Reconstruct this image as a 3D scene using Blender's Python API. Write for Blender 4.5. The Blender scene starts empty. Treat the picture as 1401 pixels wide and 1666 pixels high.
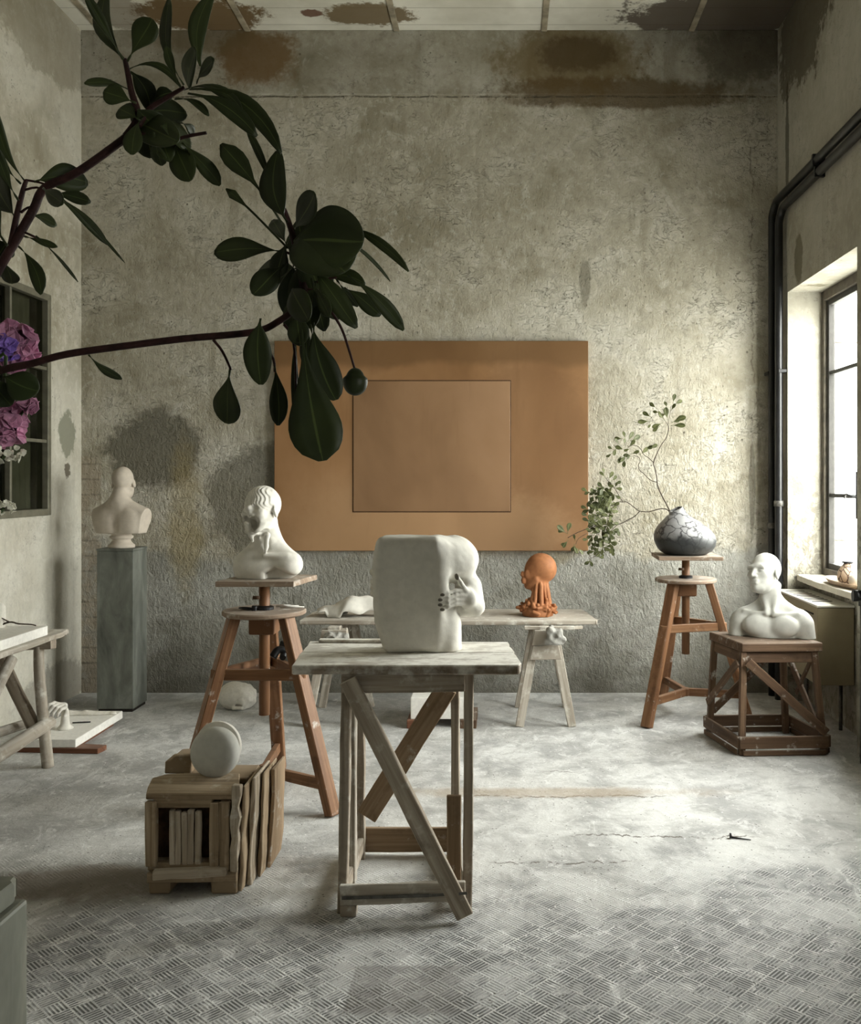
import bpy, bmesh, math, random
import numpy as np
from mathutils import Vector, Matrix, Euler

random.seed(7)
np.random.seed(7)
PI = math.pi
COL = bpy.context.scene.collection

# ------------------------------------------------------------------ measuring
F, CX, CY, EYE = 1550.0, 820.0, 780.0, 1.55     # focal length in px, vanishing point, eye height


def P(px, py, Y):
    """world point seen at a photo pixel, at depth Y from the eye"""
    return Vector(((px - CX) / F * Y, Y, EYE - (py - CY) / F * Y))


def G(px, py, z=0.0):
    """world point on the horizontal plane z seen at a photo pixel"""
    return P(px, py, (EYE - z) * F / (py - CY))


# ------------------------------------------------------------------ scene objects
def wloc(o):
    v = Vector((0, 0, 0))
    while o is not None:
        v += o.location
        o = o.parent
    return v


def tag(o, label=None, cat=None, group=None, kind=None):
    if label: o['label'] = label
    if cat: o['category'] = cat
    if group: o['group'] = group
    if kind: o['kind'] = kind
    return o


def thing(name, label, cat, loc, group=None):
    o = bpy.data.objects.new(name, None)
    o.empty_display_size = 0.05
    COL.objects.link(o)
    o.location = loc
    return tag(o, label, cat, group)


def link(name, bm, mat, parent=None, smooth=False, angle=None):
    """one mesh object from a bmesh in world coordinates"""
    me = bpy.data.meshes.new(name)
    if parent is None:
        xs = [v.co for v in bm.verts]
        lo = Vector((min(c[i] for c in xs) for i in range(3)))
        hi = Vector((max(c[i] for c in xs) for i in range(3)))
        org = Vector(((lo.x + hi.x) / 2, (lo.y + hi.y) / 2, lo.z))
    else:
        org = wloc(parent)
    bmesh.ops.translate(bm, verts=bm.verts, vec=-org)
    bm.normal_update()
    bm.to_mesh(me)
    bm.free()
    me.materials.append(mat)
    if smooth:
        me.polygons.foreach_set('use_smooth', [True] * len(me.polygons))
        if angle:
            try:
                me.set_sharp_from_angle(angle=math.radians(angle))
            except Exception:
                pass
    o = bpy.data.objects.new(name, me)
    COL.objects.link(o)
    if parent is None:
        o.location = org
    else:
        o.parent = parent
    return o


def struct(name, bm, mat, parent=None, smooth=False):
    o = link(name, bm, mat, parent, smooth)
    if parent is None:
        o['kind'] = 'structure'
    return o


# ------------------------------------------------------------------ mesh pieces
def uvl(bm):
    return bm.loops.layers.uv.verify()


def add_box(bm, lo, hi, bevel=0.0, seg=1):
    lo, hi = Vector(lo), Vector(hi)
    r = bmesh.ops.create_cube(bm, size=1.0)
    vs = r['verts']
    s = hi - lo
    for v in vs:
        v.co = Vector((lo.x + (v.co.x + .5) * s.x, lo.y + (v.co.y + .5) * s.y, lo.z + (v.co.z + .5) * s.z))
    if bevel > 0:
        es = list({e for v in vs for e in v.link_edges})
        bmesh.ops.bevel(bm, geom=es, offset=bevel, segments=seg, affect='EDGES', profile=0.5)
    return bm


def box(lo, hi, bevel=0.0, seg=1):
    return add_box(bmesh.new(), lo, hi, bevel, seg)


def add_beam(bm, p0, p1, w, t, ref=(0, 0, 1), jit=0.0, bevel=0.003, seg_len=0.12, taper=1.0):
    """a board from p0 to p1; w across the direction nearest ref, t across the other; UV runs along the grain"""
    p0, p1 = Vector(p0), Vector(p1)
    d = (p1 - p0)
    L = d.length
    d.normalize()
    side = Vector(ref) - d * Vector(ref).dot(d)
    if side.length < 1e-4:
        side = Vector((1, 0, 0)) - d * d.x
    side.normalize()
    oth = d.cross(side)
    n = max(1, int(L / seg_len))
    b2 = bmesh.new()
    rings = []
    cs = [(-.5, -.5), (.5, -.5), (.5, .5), (-.5, .5)]
    for i in range(n + 1):
        f = i / n
        k = 1 + (taper - 1) * f
        ring = []
        for a, b in cs:
            ja = (random.random() - .5) * 2 * jit
            jb = (random.random() - .5) * 2 * jit
            ring.append(b2.verts.new(p0 + d * (L * f) + side * (a * w * k + ja) + oth * (b * t * k + jb)))
        rings.append(ring)
    for i in range(n):
        for j in range(4):
            b2.faces.new((rings[i][j], rings[i][(j + 1) % 4], rings[i + 1][(j + 1) % 4], rings[i + 1][j]))
    b2.faces.new(rings[0][::-1])
    b2.faces.new(rings[n])
    bmesh.ops.recalc_face_normals(b2, faces=b2.faces)
    if bevel > 0:
        es = [e for e in b2.edges if len(e.link_faces) == 2 and e.calc_face_angle(0) > 0.6]
        bmesh.ops.bevel(b2, geom=es, offset=min(bevel, w * .25, t * .25), segments=1, affect='EDGES', profile=.5)
    uv = uvl(b2)
    ou, ov = random.random() * 20, random.random() * 20
    for f in b2.faces:
        nn = f.normal
        endg = abs(nn.dot(d)) > .7
        for l in f.loops:
            q = l.vert.co - p0
            if endg:
                l[uv].uv = (ou + q.dot(side) * .5, ov + q.dot(oth))
            elif abs(nn.dot(oth)) > abs(nn.dot(side)):
                l[uv].uv = (ou + q.dot(d), ov + q.dot(side))
            else:
                l[uv].uv = (ou + q.dot(d), ov + 3 + q.dot(oth))
    merge(bm, b2)
    return bm


def merge(bm, b2):
    me = bpy.data.meshes.new('tmp')
    b2.to_mesh(me)
    b2.free()
    bm.from_mesh(me)
    bpy.data.meshes.remove(me)
    return bm


def beam(name, p0, p1, w, t, mat, parent, ref=(0, 0, 1), jit=0.0, bevel=0.003, **k):
    return link(name, add_beam(bmesh.new(), p0, p1, w, t, ref, jit, bevel, **k), mat, parent)


def smooth_path(pts, sub=6):
    pts = [Vector(p) for p in pts]
    if len(pts) < 3:
        return pts
    out = []
    for i in range(len(pts) - 1):
        p0 = pts[max(i - 1, 0)]; p1 = pts[i]; p2 = pts[i + 1]; p3 = pts[min(i + 2, len(pts) - 1)]
        for s in range(sub):
            t = s / sub
            out.append(0.5 * ((2 * p1) + (-p0 + p2) * t + (2 * p0 - 5 * p1 + 4 * p2 - p3) * t * t + (-p0 + 3 * p1 - 3 * p2 + p3) * t ** 3))
    out.append(pts[-1])
    return out


def add_tube(bm, pts, r0, r1=None, n=8, caps=True):
    pts = [Vector(p) for p in pts]
    r1 = r0 if r1 is None else r1
    uv = uvl(bm)
    rings = []
    up = Vector((0.31, 0.2, 0.93)).normalized()
    L = 0
    m = len(pts)
    for i, p in enumerate(pts):
        d = (pts[min(i + 1, m - 1)] - pts[max(i - 1, 0)])
        d = d.normalized() if d.length > 1e-9 else Vector((0, 0, 1))
        a = up - d * up.dot(d)
        if a.length < 1e-3:
            a = Vector((1, 0, 0)) - d * d.x
        a.normalize()
        up = a
        b = d.cross(a)
        r = r0 + (r1 - r0) * i / max(1, m - 1)
        rings.append([bm.verts.new(p + (a * math.cos(2 * PI * k / n) + b * math.sin(2 * PI * k / n)) * r) for k in range(n)])
    for i in range(m - 1):
        l1 = (pts[i + 1] - pts[i]).length
        for k in range(n):
            f = bm.faces.new((rings[i][k], rings[i][(k + 1) % n], rings[i + 1][(k + 1) % n], rings[i + 1][k]))
            f.smooth = True
            for l, (uu, vv) in zip(f.loops, ((L, k / n * .1), (L, (k + 1) / n * .1), (L + l1, (k + 1) / n * .1), (L + l1, k / n * .1))):
                l[uv].uv = (uu, vv)
        L += l1
    if caps:
        bm.faces.new(rings[0][::-1])
        bm.faces.new(rings[-1])
    return bm


def tube(pts, r0, r1=None, n=10):
    return add_tube(bmesh.new(), pts, r0, r1, n)


def lathe(profile, center, n=40, fn=None):
    """profile: (radius, z) from bottom to top around a vertical axis; fn moves each finished point"""
    bm = bmesh.new()
    c = Vector(center)
    rings = []
    for r, z in profile:
        ring = []
        for k in range(n):
            a = 2 * PI * k / n
            q = Vector((r * math.cos(a), r * math.sin(a), z))
            if fn: q = fn(q, a)
            ring.append(bm.verts.new(c + q))
        rings.append(ring)
    for i in range(len(rings) - 1):
        for k in range(n):
            bm.faces.new((rings[i][k], rings[i][(k + 1) % n], rings[i + 1][(k + 1) % n], rings[i + 1][k]))
    bm.faces.new(rings[0][::-1])
    bm.faces.new(rings[-1])
    return bm


def prism(poly, y0, y1, bevel=0.0):
    """an outline in the XZ plane given thickness from y0 to y1"""
    bm = bmesh.new()
    a = [bm.verts.new((x, y0, z)) for x, z in poly]
    b = [bm.verts.new((x, y1, z)) for x, z in poly]
    n = len(poly)
    bm.faces.new(a)
    bm.faces.new(b[::-1])
    for i in range(n):
        bm.faces.new((a[(i + 1) % n], a[i], b[i], b[(i + 1) % n]))
    bmesh.ops.recalc_face_normals(bm, faces=bm.faces)
    if bevel:
        bmesh.ops.bevel(bm, geom=list(bm.edges), offset=bevel, segments=1, affect='EDGES')
    return bm


def slab(corners, z0, z1, jit=0.0, bevel=0.004, grain=None, nsub=0):
    """a board with the plan outline corners (list of (x, y)), from z0 to z1, UV grain along the unit vector grain"""
    bm = bmesh.new()
    c = [Vector((x, y, 0)) for x, y in corners]
    if nsub:
        cc = []
        for i in range(len(c)):
            for s in range(nsub):
                q = c[i].lerp(c[(i + 1) % len(c)], s / nsub)
                q += Vector(((random.random() - .5) * jit, (random.random() - .5) * jit, 0))
                cc.append(q)
        c = cc
    a = [bm.verts.new((q.x, q.y, z0)) for q in c]
    b = [bm.verts.new((q.x, q.y, z1)) for q in c]
    n = len(c)
    bm.faces.new(a[::-1])
    bm.faces.new(b)
    for i in range(n):
        bm.faces.new((a[i], a[(i + 1) % n], b[(i + 1) % n], b[i]))
    bmesh.ops.recalc_face_normals(bm, faces=bm.faces)
    if bevel:
        es = [e for e in bm.edges if e.calc_face_angle(0) > .6]
        bmesh.ops.bevel(bm, geom=es, offset=bevel, segments=1, affect='EDGES')
    uv = uvl(bm)
    g = Vector((grain[0], grain[1], 0)).normalized() if grain else Vector((1, 0, 0))
    h = Vector((-g.y, g.x, 0))
    ou, ov = random.random() * 20, random.random() * 20
    for f in bm.faces:
        for l in f.loops:
            q = l.vert.co
            l[uv].uv = (ou + q.dot(g), ov + q.dot(h) + q.z)
    return bm


# ------------------------------------------------------------------ sculpted solids (distance fields -> mesh)
def sd_ell(p, c, r, R=None):
    q = p - np.array(c)
    if R is not None: q = q @ R
    r = np.array(r)
    k0 = np.linalg.norm(q / r, axis=-1)
    k1 = np.linalg.norm(q / (r * r), axis=-1) + 1e-9
    return k0 * (k0 - 1) / k1


def sd_cap(p, a, b, ra, rb=None):
    rb = ra if rb is None else rb
    a = np.array(a, float); b = np.array(b, float)
    ba = b - a
    pa = p - a
    h = np.clip((pa @ ba) / max(1e-12, ba @ ba), 0, 1)
    return np.linalg.norm(pa - h[..., None] * ba, axis=-1) - (ra + (rb - ra) * h)


def sd_box(p, c, h, r, R=None):
    q = p - np.array(c)
    if R is not None: q = q @ R
    d = np.abs(q) - (np.array(h) - r)
    return np.linalg.norm(np.maximum(d, 0), axis=-1) + np.minimum(d.max(axis=-1), 0) - r


def smin(a, b, k):
    h = np.clip(.5 + .5 * (b - a) / k, 0, 1)
    return b + (a - b) * h - k * h * (1 - h)


def ssub(a, b, k):
    return -smin(-a, b, k)


def rot(x=0, y=0, z=0):
    return np.array(Euler((math.radians(x), math.radians(y), math.radians(z))).to_matrix())


def wob(p, f, seed, n=7):
    rs = np.random.RandomState(seed)
    out = np.zeros(p.shape[:-1])
    for i in range(n):
        d = rs.normal(size=3)
        d = d / np.linalg.norm(d) * f * rs.uniform(.6, 1.7)
        out += np.sin(p @ d + rs.uniform(0, 6.28))
    return out / n


def sdf_mesh(fn, lo, hi, h):
    """surface nets"""
    lo = np.array(lo, float); hi = np.array(hi, float)
    n = np.maximum(4, np.ceil((hi - lo) / h).astype(int)) + 1
    ax = [lo[i] + np.arange(n[i]) * h for i in range(3)]
    X, Y, Z = np.meshgrid(*ax, indexing='ij')
    p = np.stack([X, Y, Z], -1)
    v = fn(p)
    ins = v < 0
    pos = np.zeros((n[0] - 1, n[1] - 1, n[2] - 1, 3))
    cnt = np.zeros((n[0] - 1, n[1] - 1, n[2] - 1))
    co = [(a, b, c) for a in (0, 1) for b in (0, 1) for c in (0, 1)]

    def sl(o):
        return tuple(slice(o[i], n[i] - 1 + o[i]) for i in range(3))
    for a in co:
        for i in range(3):
            if a[i] == 0:
                b = list(a); b[i] = 1; b = tuple(b)
                va, vb = v[sl(a)], v[sl(b)]
                cr = (va < 0) != (vb < 0)
                t = np.where(cr, va / np.where(cr, va - vb, 1), 0)
                q = np.array(a, float)[None, None, None, :] + t[..., None] * (np.array(b) - np.array(a))
                pos += np.where(cr[..., None], q, 0)
                cnt += cr
    act = cnt > 0
    ids = -np.ones(act.shape, int)
    ids[act] = np.arange(act.sum())
    base = np.stack(np.meshgrid(*[np.arange(k - 1) for k in n], indexing='ij'), -1)
    vert = lo + (base[act] + pos[act] / cnt[act][:, None]) * h
    faces = []
    for i in range(3):
        j, k = (i + 1) % 3, (i + 2) % 3
        s0 = [slice(1, -1)] * 3; s1 = [slice(1, -1)] * 3
        s0[i] = slice(0, -1); s1[i] = slice(1, None)
        A, B = ins[tuple(s0)], ins[tuple(s1)]
        e = np.argwhere(A != B)
        if not len(e): continue
        sg = A[tuple(e.T)]
        e = e.copy(); e[:, j] += 1; e[:, k] += 1

        def cell(dj, dk):
            q = e.copy(); q[:, j] += dj; q[:, k] += dk
            return ids[tuple(q.T)]
        c = np.stack([cell(-1, -1), cell(0, -1), cell(0, 0), cell(-1, 0)], 1)
        c[~sg] = c[~sg][:, ::-1]
        faces.append(c)
    faces = np.concatenate(faces)
    bm = bmesh.new()
    vs = [bm.verts.new(q) for q in vert]
    for f in faces:
        if min(f) < 0: continue
        try:
            bm.faces.new([vs[q] for q in f])
        except ValueError:
            pass
    return bm


def sculpt(fn, lo, hi, h, origin, rz=0.0, scale=1.0):
    bm = sdf_mesh(fn, lo, hi, h)
    M = Matrix.Translation(Vector(origin)) @ Matrix.Rotation(rz, 4, 'Z') @ Matrix.Scale(scale, 4)
    bmesh.ops.transform(bm, matrix=M, verts=bm.verts)
    return bm
# ------------------------------------------------------------------ materials
class NT:
    def __init__(self, name):
        self.m = bpy.data.materials.new(name)
        self.m.use_nodes = True
        self.t = self.m.node_tree
        self.t.nodes.clear()
        self.out = self.t.nodes.new('ShaderNodeOutputMaterial')

    def n(self, kind, **kw):
        x = self.t.nodes.new(kind)
        for k, v in kw.items(): setattr(x, k, v)
        return x

    def put(self, sock, v):
        if v is None: return
        if hasattr(v, 'is_output'):
            self.t.links.new(v, sock)
        else:
            if isinstance(v, (tuple, list)) and len(v) == 3 and sock.type == 'RGBA': v = (*v, 1)
            sock.default_value = v

    def math(self, op, a, b=None, c=None, clamp=False):
        x = self.n('ShaderNodeMath', operation=op, use_clamp=clamp)
        self.put(x.inputs[0], a); self.put(x.inputs[1], b); self.put(x.inputs[2], c)
        return x.outputs[0]

    def add(self, a, b): return self.math('ADD', a, b)
    def sub(self, a, b): return self.math('SUBTRACT', a, b)
    def mul(self, a, b): return self.math('MULTIPLY', a, b)
    def mx(self, a, b): return self.math('MAXIMUM', a, b)
    def mn(self, a, b): return self.math('MINIMUM', a, b)

    def pos(self): return self.n('ShaderNodeNewGeometry').outputs['Position']
    def obj(self): return self.n('ShaderNodeTexCoord').outputs['Object']
    def uv(self): return self.n('ShaderNodeTexCoord').outputs['UV']

    def sep(self, v):
        x = self.n('ShaderNodeSeparateXYZ'); self.put(x.inputs[0], v)
        return x.outputs[0], x.outputs[1], x.outputs[2]

    def comb(self, a, b, c):
        x = self.n('ShaderNodeCombineXYZ')
        self.put(x.inputs[0], a); self.put(x.inputs[1], b); self.put(x.inputs[2], c)
        return x.outputs[0]

    def vmul(self, v, s):
        x = self.n('ShaderNodeVectorMath', operation='MULTIPLY')
        self.put(x.inputs[0], v); self.put(x.inputs[1], s)
        return x.outputs[0]

    def noise(self, v, scale, detail=4, rough=.55, dist=0.0, col=False):
        x = self.n('ShaderNodeTexNoise')
        self.put(x.inputs['Vector'], v)
        x.inputs['Scale'].default_value = scale
        x.inputs['Detail'].default_value = detail
        x.inputs['Roughness'].default_value = rough
        x.inputs['Distortion'].default_value = dist
        return x.outputs['Color' if col else 'Fac']

    def vor(self, v, scale, feature='F1', out='Distance'):
        x = self.n('ShaderNodeTexVoronoi', feature=feature)
        self.put(x.inputs['Vector'], v)
        x.inputs['Scale'].default_value = scale
        return x.outputs[out]

    def rng(self, v, a, b, c=0.0, d=1.0, smooth=True):
        x = self.n('ShaderNodeMapRange', interpolation_type='SMOOTHSTEP' if smooth else 'LINEAR')
        self.put(x.inputs[0], v)
        for i, q in enumerate((a, b, c, d)): self.put(x.inputs[i + 1], q)
        return x.outputs[0]

    def mix(self, f, a, b, mode='MIX'):
        x = self.n('ShaderNodeMix', data_type='RGBA', blend_type=mode)
        self.put(x.inputs[0], f); self.put(x.inputs[6], a); self.put(x.inputs[7], b)
        return x.outputs[2]

    def ramp(self, f, stops):
        x = self.n('ShaderNodeValToRGB')
        e = x.color_ramp.elements
        while len(e) < len(stops): e.new(.5)
        for q, (p, c) in zip(e, stops):
            q.position = p; q.color = (*c, 1)
        self.put(x.inputs[0], f)
        return x.outputs[0]

    def bump(self, h, strength=.3, dist=.01):
        x = self.n('ShaderNodeBump')
        x.inputs['Strength'].default_value = strength
        x.inputs['Distance'].default_value = dist
        self.put(x.inputs['Height'], h)
        return x.outputs[0]

    def bsdf(self, col, rough=.8, normal=None, metal=0.0, spec=.3, **kw):
        x = self.n('ShaderNodeBsdfPrincipled')
        self.put(x.inputs['Base Color'], col)
        self.put(x.inputs['Roughness'], rough)
        self.put(x.inputs['Metallic'], metal)
        self.put(x.inputs['Specular IOR Level'], spec)
        self.put(x.inputs['Normal'], normal)
        for k, v in kw.items(): self.put(x.inputs[k], v)
        self.t.links.new(x.outputs[0], self.out.inputs[0])
        return self.m

    def ellipse(self, a, b, ca, cb, ra, rb, nz, amp=.5, soft=.15):
        u = self.math('DIVIDE', self.sub(a, ca), ra)
        v = self.math('DIVIDE', self.sub(b, cb), rb)
        d = self.math('SQRT', self.add(self.mul(u, u), self.mul(v, v)))
        if not hasattr(self, '_edge'):
            pp = self.pos()
            self._edge = self.sub(self.add(self.mul(self.noise(pp, 4.5, 5, .7, .5), .7), self.mul(self.noise(pp, 26, 2, .7), .3)), .5)
        d = self.add(d, self.mul(self.sub(nz, .5), amp))
        d = self.add(d, self.mul(self._edge, amp * 1.2))
        return self.rng(d, 1 + soft, 1 - soft)


def plain(name, col, rough=.6, metal=0.0, spec=.3, var=.15, scale=20, bump=.0):
    t = NT(name)
    n = t.noise(t.obj(), scale, 5, .6)
    c = t.mix(t.rng(n, .3, .7), tuple(q * (1 - var) for q in col), tuple(min(1, q * (1 + var)) for q in col))
    return t.bsdf(c, rough, t.bump(n, bump, .01) if bump else None, metal, spec)


def wood(name, dark, mid, light, dust=0.0, dustcol=(.62, .59, .53), rough=.6, freq=42, spec=.25, bump=.25):
    t = NT(name)
    u = t.uv()
    n1 = t.noise(t.vmul(u, (1.6, freq, 1)), 1.0, 6, .62, .6)
    n2 = t.noise(t.vmul(u, (.9, 9, 1)), 1.0, 3, .5, .3)
    n3 = t.noise(t.obj(), 14, 6, .65)
    n4 = t.noise(t.vmul(u, (5, freq * 3.2, 1)), 1.0, 4, .7)
    f = t.add(t.mul(n1, .65), t.mul(n2, .35))
    c = t.ramp(f, [(.3, dark), (.5, mid), (.68, light)])
    c = t.mix(t.rng(n4, .62, .75, 0, .45), c, dark)
    c = t.mix(t.rng(t.noise(t.obj(), 6, 4, .7), .54, .70, 0, .55), c, dark)
    if dust > 0:
        z = t.sep(t.n('ShaderNodeNewGeometry').outputs['Normal'])[2]
        d = t.add(t.rng(n3, .62 - dust * .32, .75), t.mul(t.rng(z, .5, .95), dust))
        d = t.mul(d, t.rng(t.noise(t.vmul(u, (3, 14, 1)), 1.0, 4, .7), .36, .52, .45, 1.0)) if dust > .6 else d
        d = t.math('MINIMUM', t.mul(d, .88), 1.0)
        c = t.mix(d, c, dustcol)
    h = t.add(t.mul(f, .8), t.mul(n4, .5))
    return t.bsdf(c, rough, t.bump(h, bump, .004), 0, spec)


def plaster(name, col, var=.06, rough=.85, bump=.25, scale=30, grime=(.45, .42, .36), gr=.25):
    t = NT(name)
    o = t.obj()
    n = t.noise(o, scale, 6, .6)
    n2 = t.noise(o, 7, 4, .6)
    c = t.mix(t.rng(n, .3, .7), tuple(q * (1 - var) for q in col), tuple(min(1, q * (1 + var)) for q in col))
    c = t.mix(t.rng(n2, .55, .8, 0, gr), c, grime)
    return t.bsdf(c, rough, t.bump(n, bump, .004), 0, .25)


M = {}
M['plaster'] = plaster('white_plaster', (.68, .655, .595))
M['plaster_warm'] = plaster('warm_plaster', (.52, .46, .385), gr=.35)
M['plaster_grey'] = plaster('grey_plaster', (.50, .495, .455), bump=.15)
M['plaster_rough'] = plaster('rough_plaster', (.72, .69, .62), bump=.9, scale=60, gr=.5)
M['plaster_crust'] = plaster('crusted_plaster', (.36, .35, .32), bump=1.0, scale=70, grime=(.2, .19, .17), gr=.7)
M['slab'] = plaster('plaster_slab', (.84, .82, .77), bump=.12, scale=50, gr=.12)
M['oak'] = wood('oiled_oak', (.08, .035, .015), (.20, .098, .047), (.30, .165, .085), dust=.06, rough=.5)
M['oakdark'] = wood('dusty_dark_oak', (.055, .03, .017), (.115, .068, .04), (.19, .12, .072), dust=.10, rough=.6)
M['discwood'] = wood('dusty_turntable_wood', (.16, .11, .075), (.27, .195, .14), (.40, .31, .235), dust=.3, rough=.7)
M['grey'] = wood('weathered_grey_wood', (.12, .095, .072), (.34, .285, .225), (.56, .50, .415), dust=.25, rough=.85, spec=.1)
M['pale'] = wood('pale_dusty_wood', (.2, .165, .125), (.4, .355, .295), (.6, .555, .48), dust=.4, dustcol=(.7, .68, .62), rough=.9, spec=.1)
M['tabletop'] = wood('plaster_stained_boards', (.10, .075, .052), (.26, .205, .155), (.46, .40, .325), dust=.80, dustcol=(.82, .80, .74), rough=.9, spec=.1)
M['tan'] = wood('bare_tan_wood', (.155, .1, .06), (.27, .19, .12), (.37, .28, .19), dust=.08, rough=.8, spec=.1)
M['crate'] = wood('old_crate_wood', (.12, .08, .048), (.31, .23, .15), (.56, .45, .325), dust=.18, dustcol=(.52, .46, .37), rough=.9, spec=.08, bump=.5)
M['splinter'] = wood('splintered_pale_wood', (.2, .155, .105), (.42, .35, .27), (.6, .53, .43), dust=.2, rough=.9, spec=.08, bump=.7, freq=55)
M['redwood'] = wood('reddish_board', (.09, .036, .02), (.18, .078, .043), (.25, .12, .07), dust=.1, rough=.7)
M['dark'] = plain('dark_gap', (.02, .016, .012), .9)
M['rust'] = plain('rusted_sheet', (.075, .04, .022), .7, .3, .3, .5, 18, .3)
M['iron'] = plain('black_iron', (.02, .02, .021), .45, .6, .4, .3, 40, .1)
M['pipe'] = plain('black_painted_pipe', (.012, .012, .013), .32, .1, .5, .3, 15, .03)
M['strap'] = plain('dull_steel_strap', (.13, .125, .115), .55, .7, .4, .3, 30)
M['frame'] = plain('olive_grey_steel_frame', (.16, .15, .11), .55, .2, .35, .2, 12, .1)
M['sash'] = plain('dark_window_sash', (.10, .085, .065), .6, 0, .3, .3, 14, .1)
M['sash_black'] = plain('blackened_glazing_bar', (.03, .028, .025), .6, 0, .3, .2)
M['heater'] = plain('beige_enamel', (.27, .225, .14), .5, 0, .4, .08, 5)
M['heater_top'] = plain('white_enamel', (.72, .70, .63), .5, 0, .4, .05, 6)
M['curtain'] = plain('grey_curtain', (.42, .41, .36), .9, 0, .1, .15, 6)
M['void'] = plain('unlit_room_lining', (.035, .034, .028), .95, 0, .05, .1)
M['clay'] = plaster('terracotta', (.36, .15, .064), var=.12, rough=.62, bump=.12, scale=40, grime=(.3, .11, .05), gr=.35)
M['leaf'] = None
M['whiteplastic'] = plain('chalk_white_tool', (.75, .73, .68), .6)
M['trunkred'] = plain('reddish_bark', (.035, .014, .012), .6, 0, .2, .4, 60, .3)
M['twig'] = plain('brown_twig', (.06, .045, .033), .7, 0, .2, .4, 80, .3)
M['pink'] = plain('pink_petals', (.58, .28, .42), .7, 0, .2, .35, 40)
M['violet'] = plain('violet_petals', (.30, .18, .6), .7, 0, .2, .35, 40)
M['cream'] = plain('cream_petals', (.85, .82, .7), .7, 0, .2, .2, 40)
M['greenstem'] = plain('green_stem', (.05, .075, .025), .6, 0, .2, .3, 40)
M['ceramic'] = plain('grey_ceramic', (.2, .2, .19), .4, 0, .5, .2, 10)
M['tray'] = wood('wooden_tray', (.2, .13, .08), (.4, .29, .2), (.55, .43, .32), dust=.1, rough=.6)


def leafmat(name, a, b, rough=.42, trans=.12):
    t = NT(name)
    n = t.noise(t.obj(), 9, 3)
    c = t.mix(t.rng(n, .35, .65), a, b)
    u, v, _ = t.sep(t.uv())
    rib = t.rng(t.math('ABSOLUTE', t.sub(v, .5)), .035, .012)
    c = t.mix(t.mul(rib, .6), c, tuple(min(1, q * 2.6) for q in b))
    m = t.bsdf(c, rough, None, 0, .35)
    pr = [x for x in t.t.nodes if x.type == 'BSDF_PRINCIPLED'][0]
    tr = t.n('ShaderNodeBsdfTranslucent')
    t.put(tr.inputs[0], tuple(q * 1.6 for q in b))
    ms = t.n('ShaderNodeMixShader')
    ms.inputs[0].default_value = trans
    t.t.links.new(pr.outputs[0], ms.inputs[1]); t.t.links.new(tr.outputs[0], ms.inputs[2])
    t.t.links.new(ms.outputs[0], t.out.inputs[0])
    return m


M['leaf'] = leafmat('dark_glossy_leaf', (.022, .030, .009), (.044, .058, .017), .5, .06)
M['leaf2'] = leafmat('olive_leaf', (.055, .065, .022), (.14, .15, .06), .5, .15)


def glassmat(name, col=(1, 1, 1), refl=.08):
    t = NT(name)
    a = t.n('ShaderNodeBsdfTransparent'); t.put(a.inputs[0], col)
    b = t.n('ShaderNodeBsdfGlossy'); b.inputs['Roughness'].default_value = .03
    s = t.n('ShaderNodeMixShader'); s.inputs[0].default_value = refl
    t.t.links.new(a.outputs[0], s.inputs[1]); t.t.links.new(b.outputs[0], s.inputs[2])
    t.t.links.new(s.outputs[0], t.out.inputs[0])
    return t.m


M['glass'] = glassmat('window_glass', (.97, .98, .96), .06)
M['darkglass'] = glassmat('dusty_inner_glass', (.55, .56, .5), .07)


def pedestal_mat(name, a, b, c):
    t = NT(name)
    o = t.obj()
    n = t.noise(t.vmul(o, (3, 3, 1.1)), 2.2, 6, .62, .5)
    n2 = t.noise(t.vmul(o, (20, 20, 1.2)), 1.0, 5, .7)
    col = t.ramp(n, [(.32, a), (.52, b), (.72, c)])
    col = t.mix(t.rng(n2, .55, .75, 0, .4), col, a)
    return t.bsdf(col, .55, t.bump(n2, .15, .004), 0, .3)


M['zinc'] = pedestal_mat('patinated_grey_green_panel', (.065, .068, .058), (.135, .142, .122), (.23, .24, .212))
M['worn'] = pedestal_mat('worn_grey_green_board', (.075, .075, .055), (.16, .163, .13), (.27, .26, .215))

# raku pot: white crackle above, smoked black below
t = NT('smoked_crackle_glaze')
o = t.obj()
x, y, z = t.sep(o)
w = t.noise(o, 9, 3, .5, col=True)
vv = t.n('ShaderNodeMix', data_type='VECTOR'); vv.inputs[0].default_value = .12
t.put(vv.inputs[4], o); t.put(vv.inputs[5], w)
cr = t.vor(vv.outputs[1], 15, 'DISTANCE_TO_EDGE')
n = t.noise(o, 9, 5, .6)
line = t.rng(cr, .09, .0)
lo = t.rng(t.add(z, t.mul(t.sub(n, .5), .10)), .155, .10)
xs = t.rng(t.add(x, t.mul(t.sub(n, .5), .2)), .10, -.16, 0, .55)
c = t.mix(n, (.22, .22, .23), (.52, .515, .51))
c = t.mix(xs, c, (.14, .135, .135))
c = t.mix(t.mul(line, .9), c, (.03, .03, .032))
c = t.mix(t.mul(lo, .94), c, (.028, .03, .03))
M['raku'] = t.bsdf(c, .42, None, 0, .28)

# netted gourd
t = NT('veined_gourd_skin')
o = t.obj()
e = t.vor(t.vmul(o, (1, 1, .45)), 34, 'DISTANCE_TO_EDGE')
c = t.mix(t.rng(e, .12, .02), (.52, .39, .28), (.09, .055, .04))
M['gourd'] = t.bsdf(c, .55)

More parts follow.
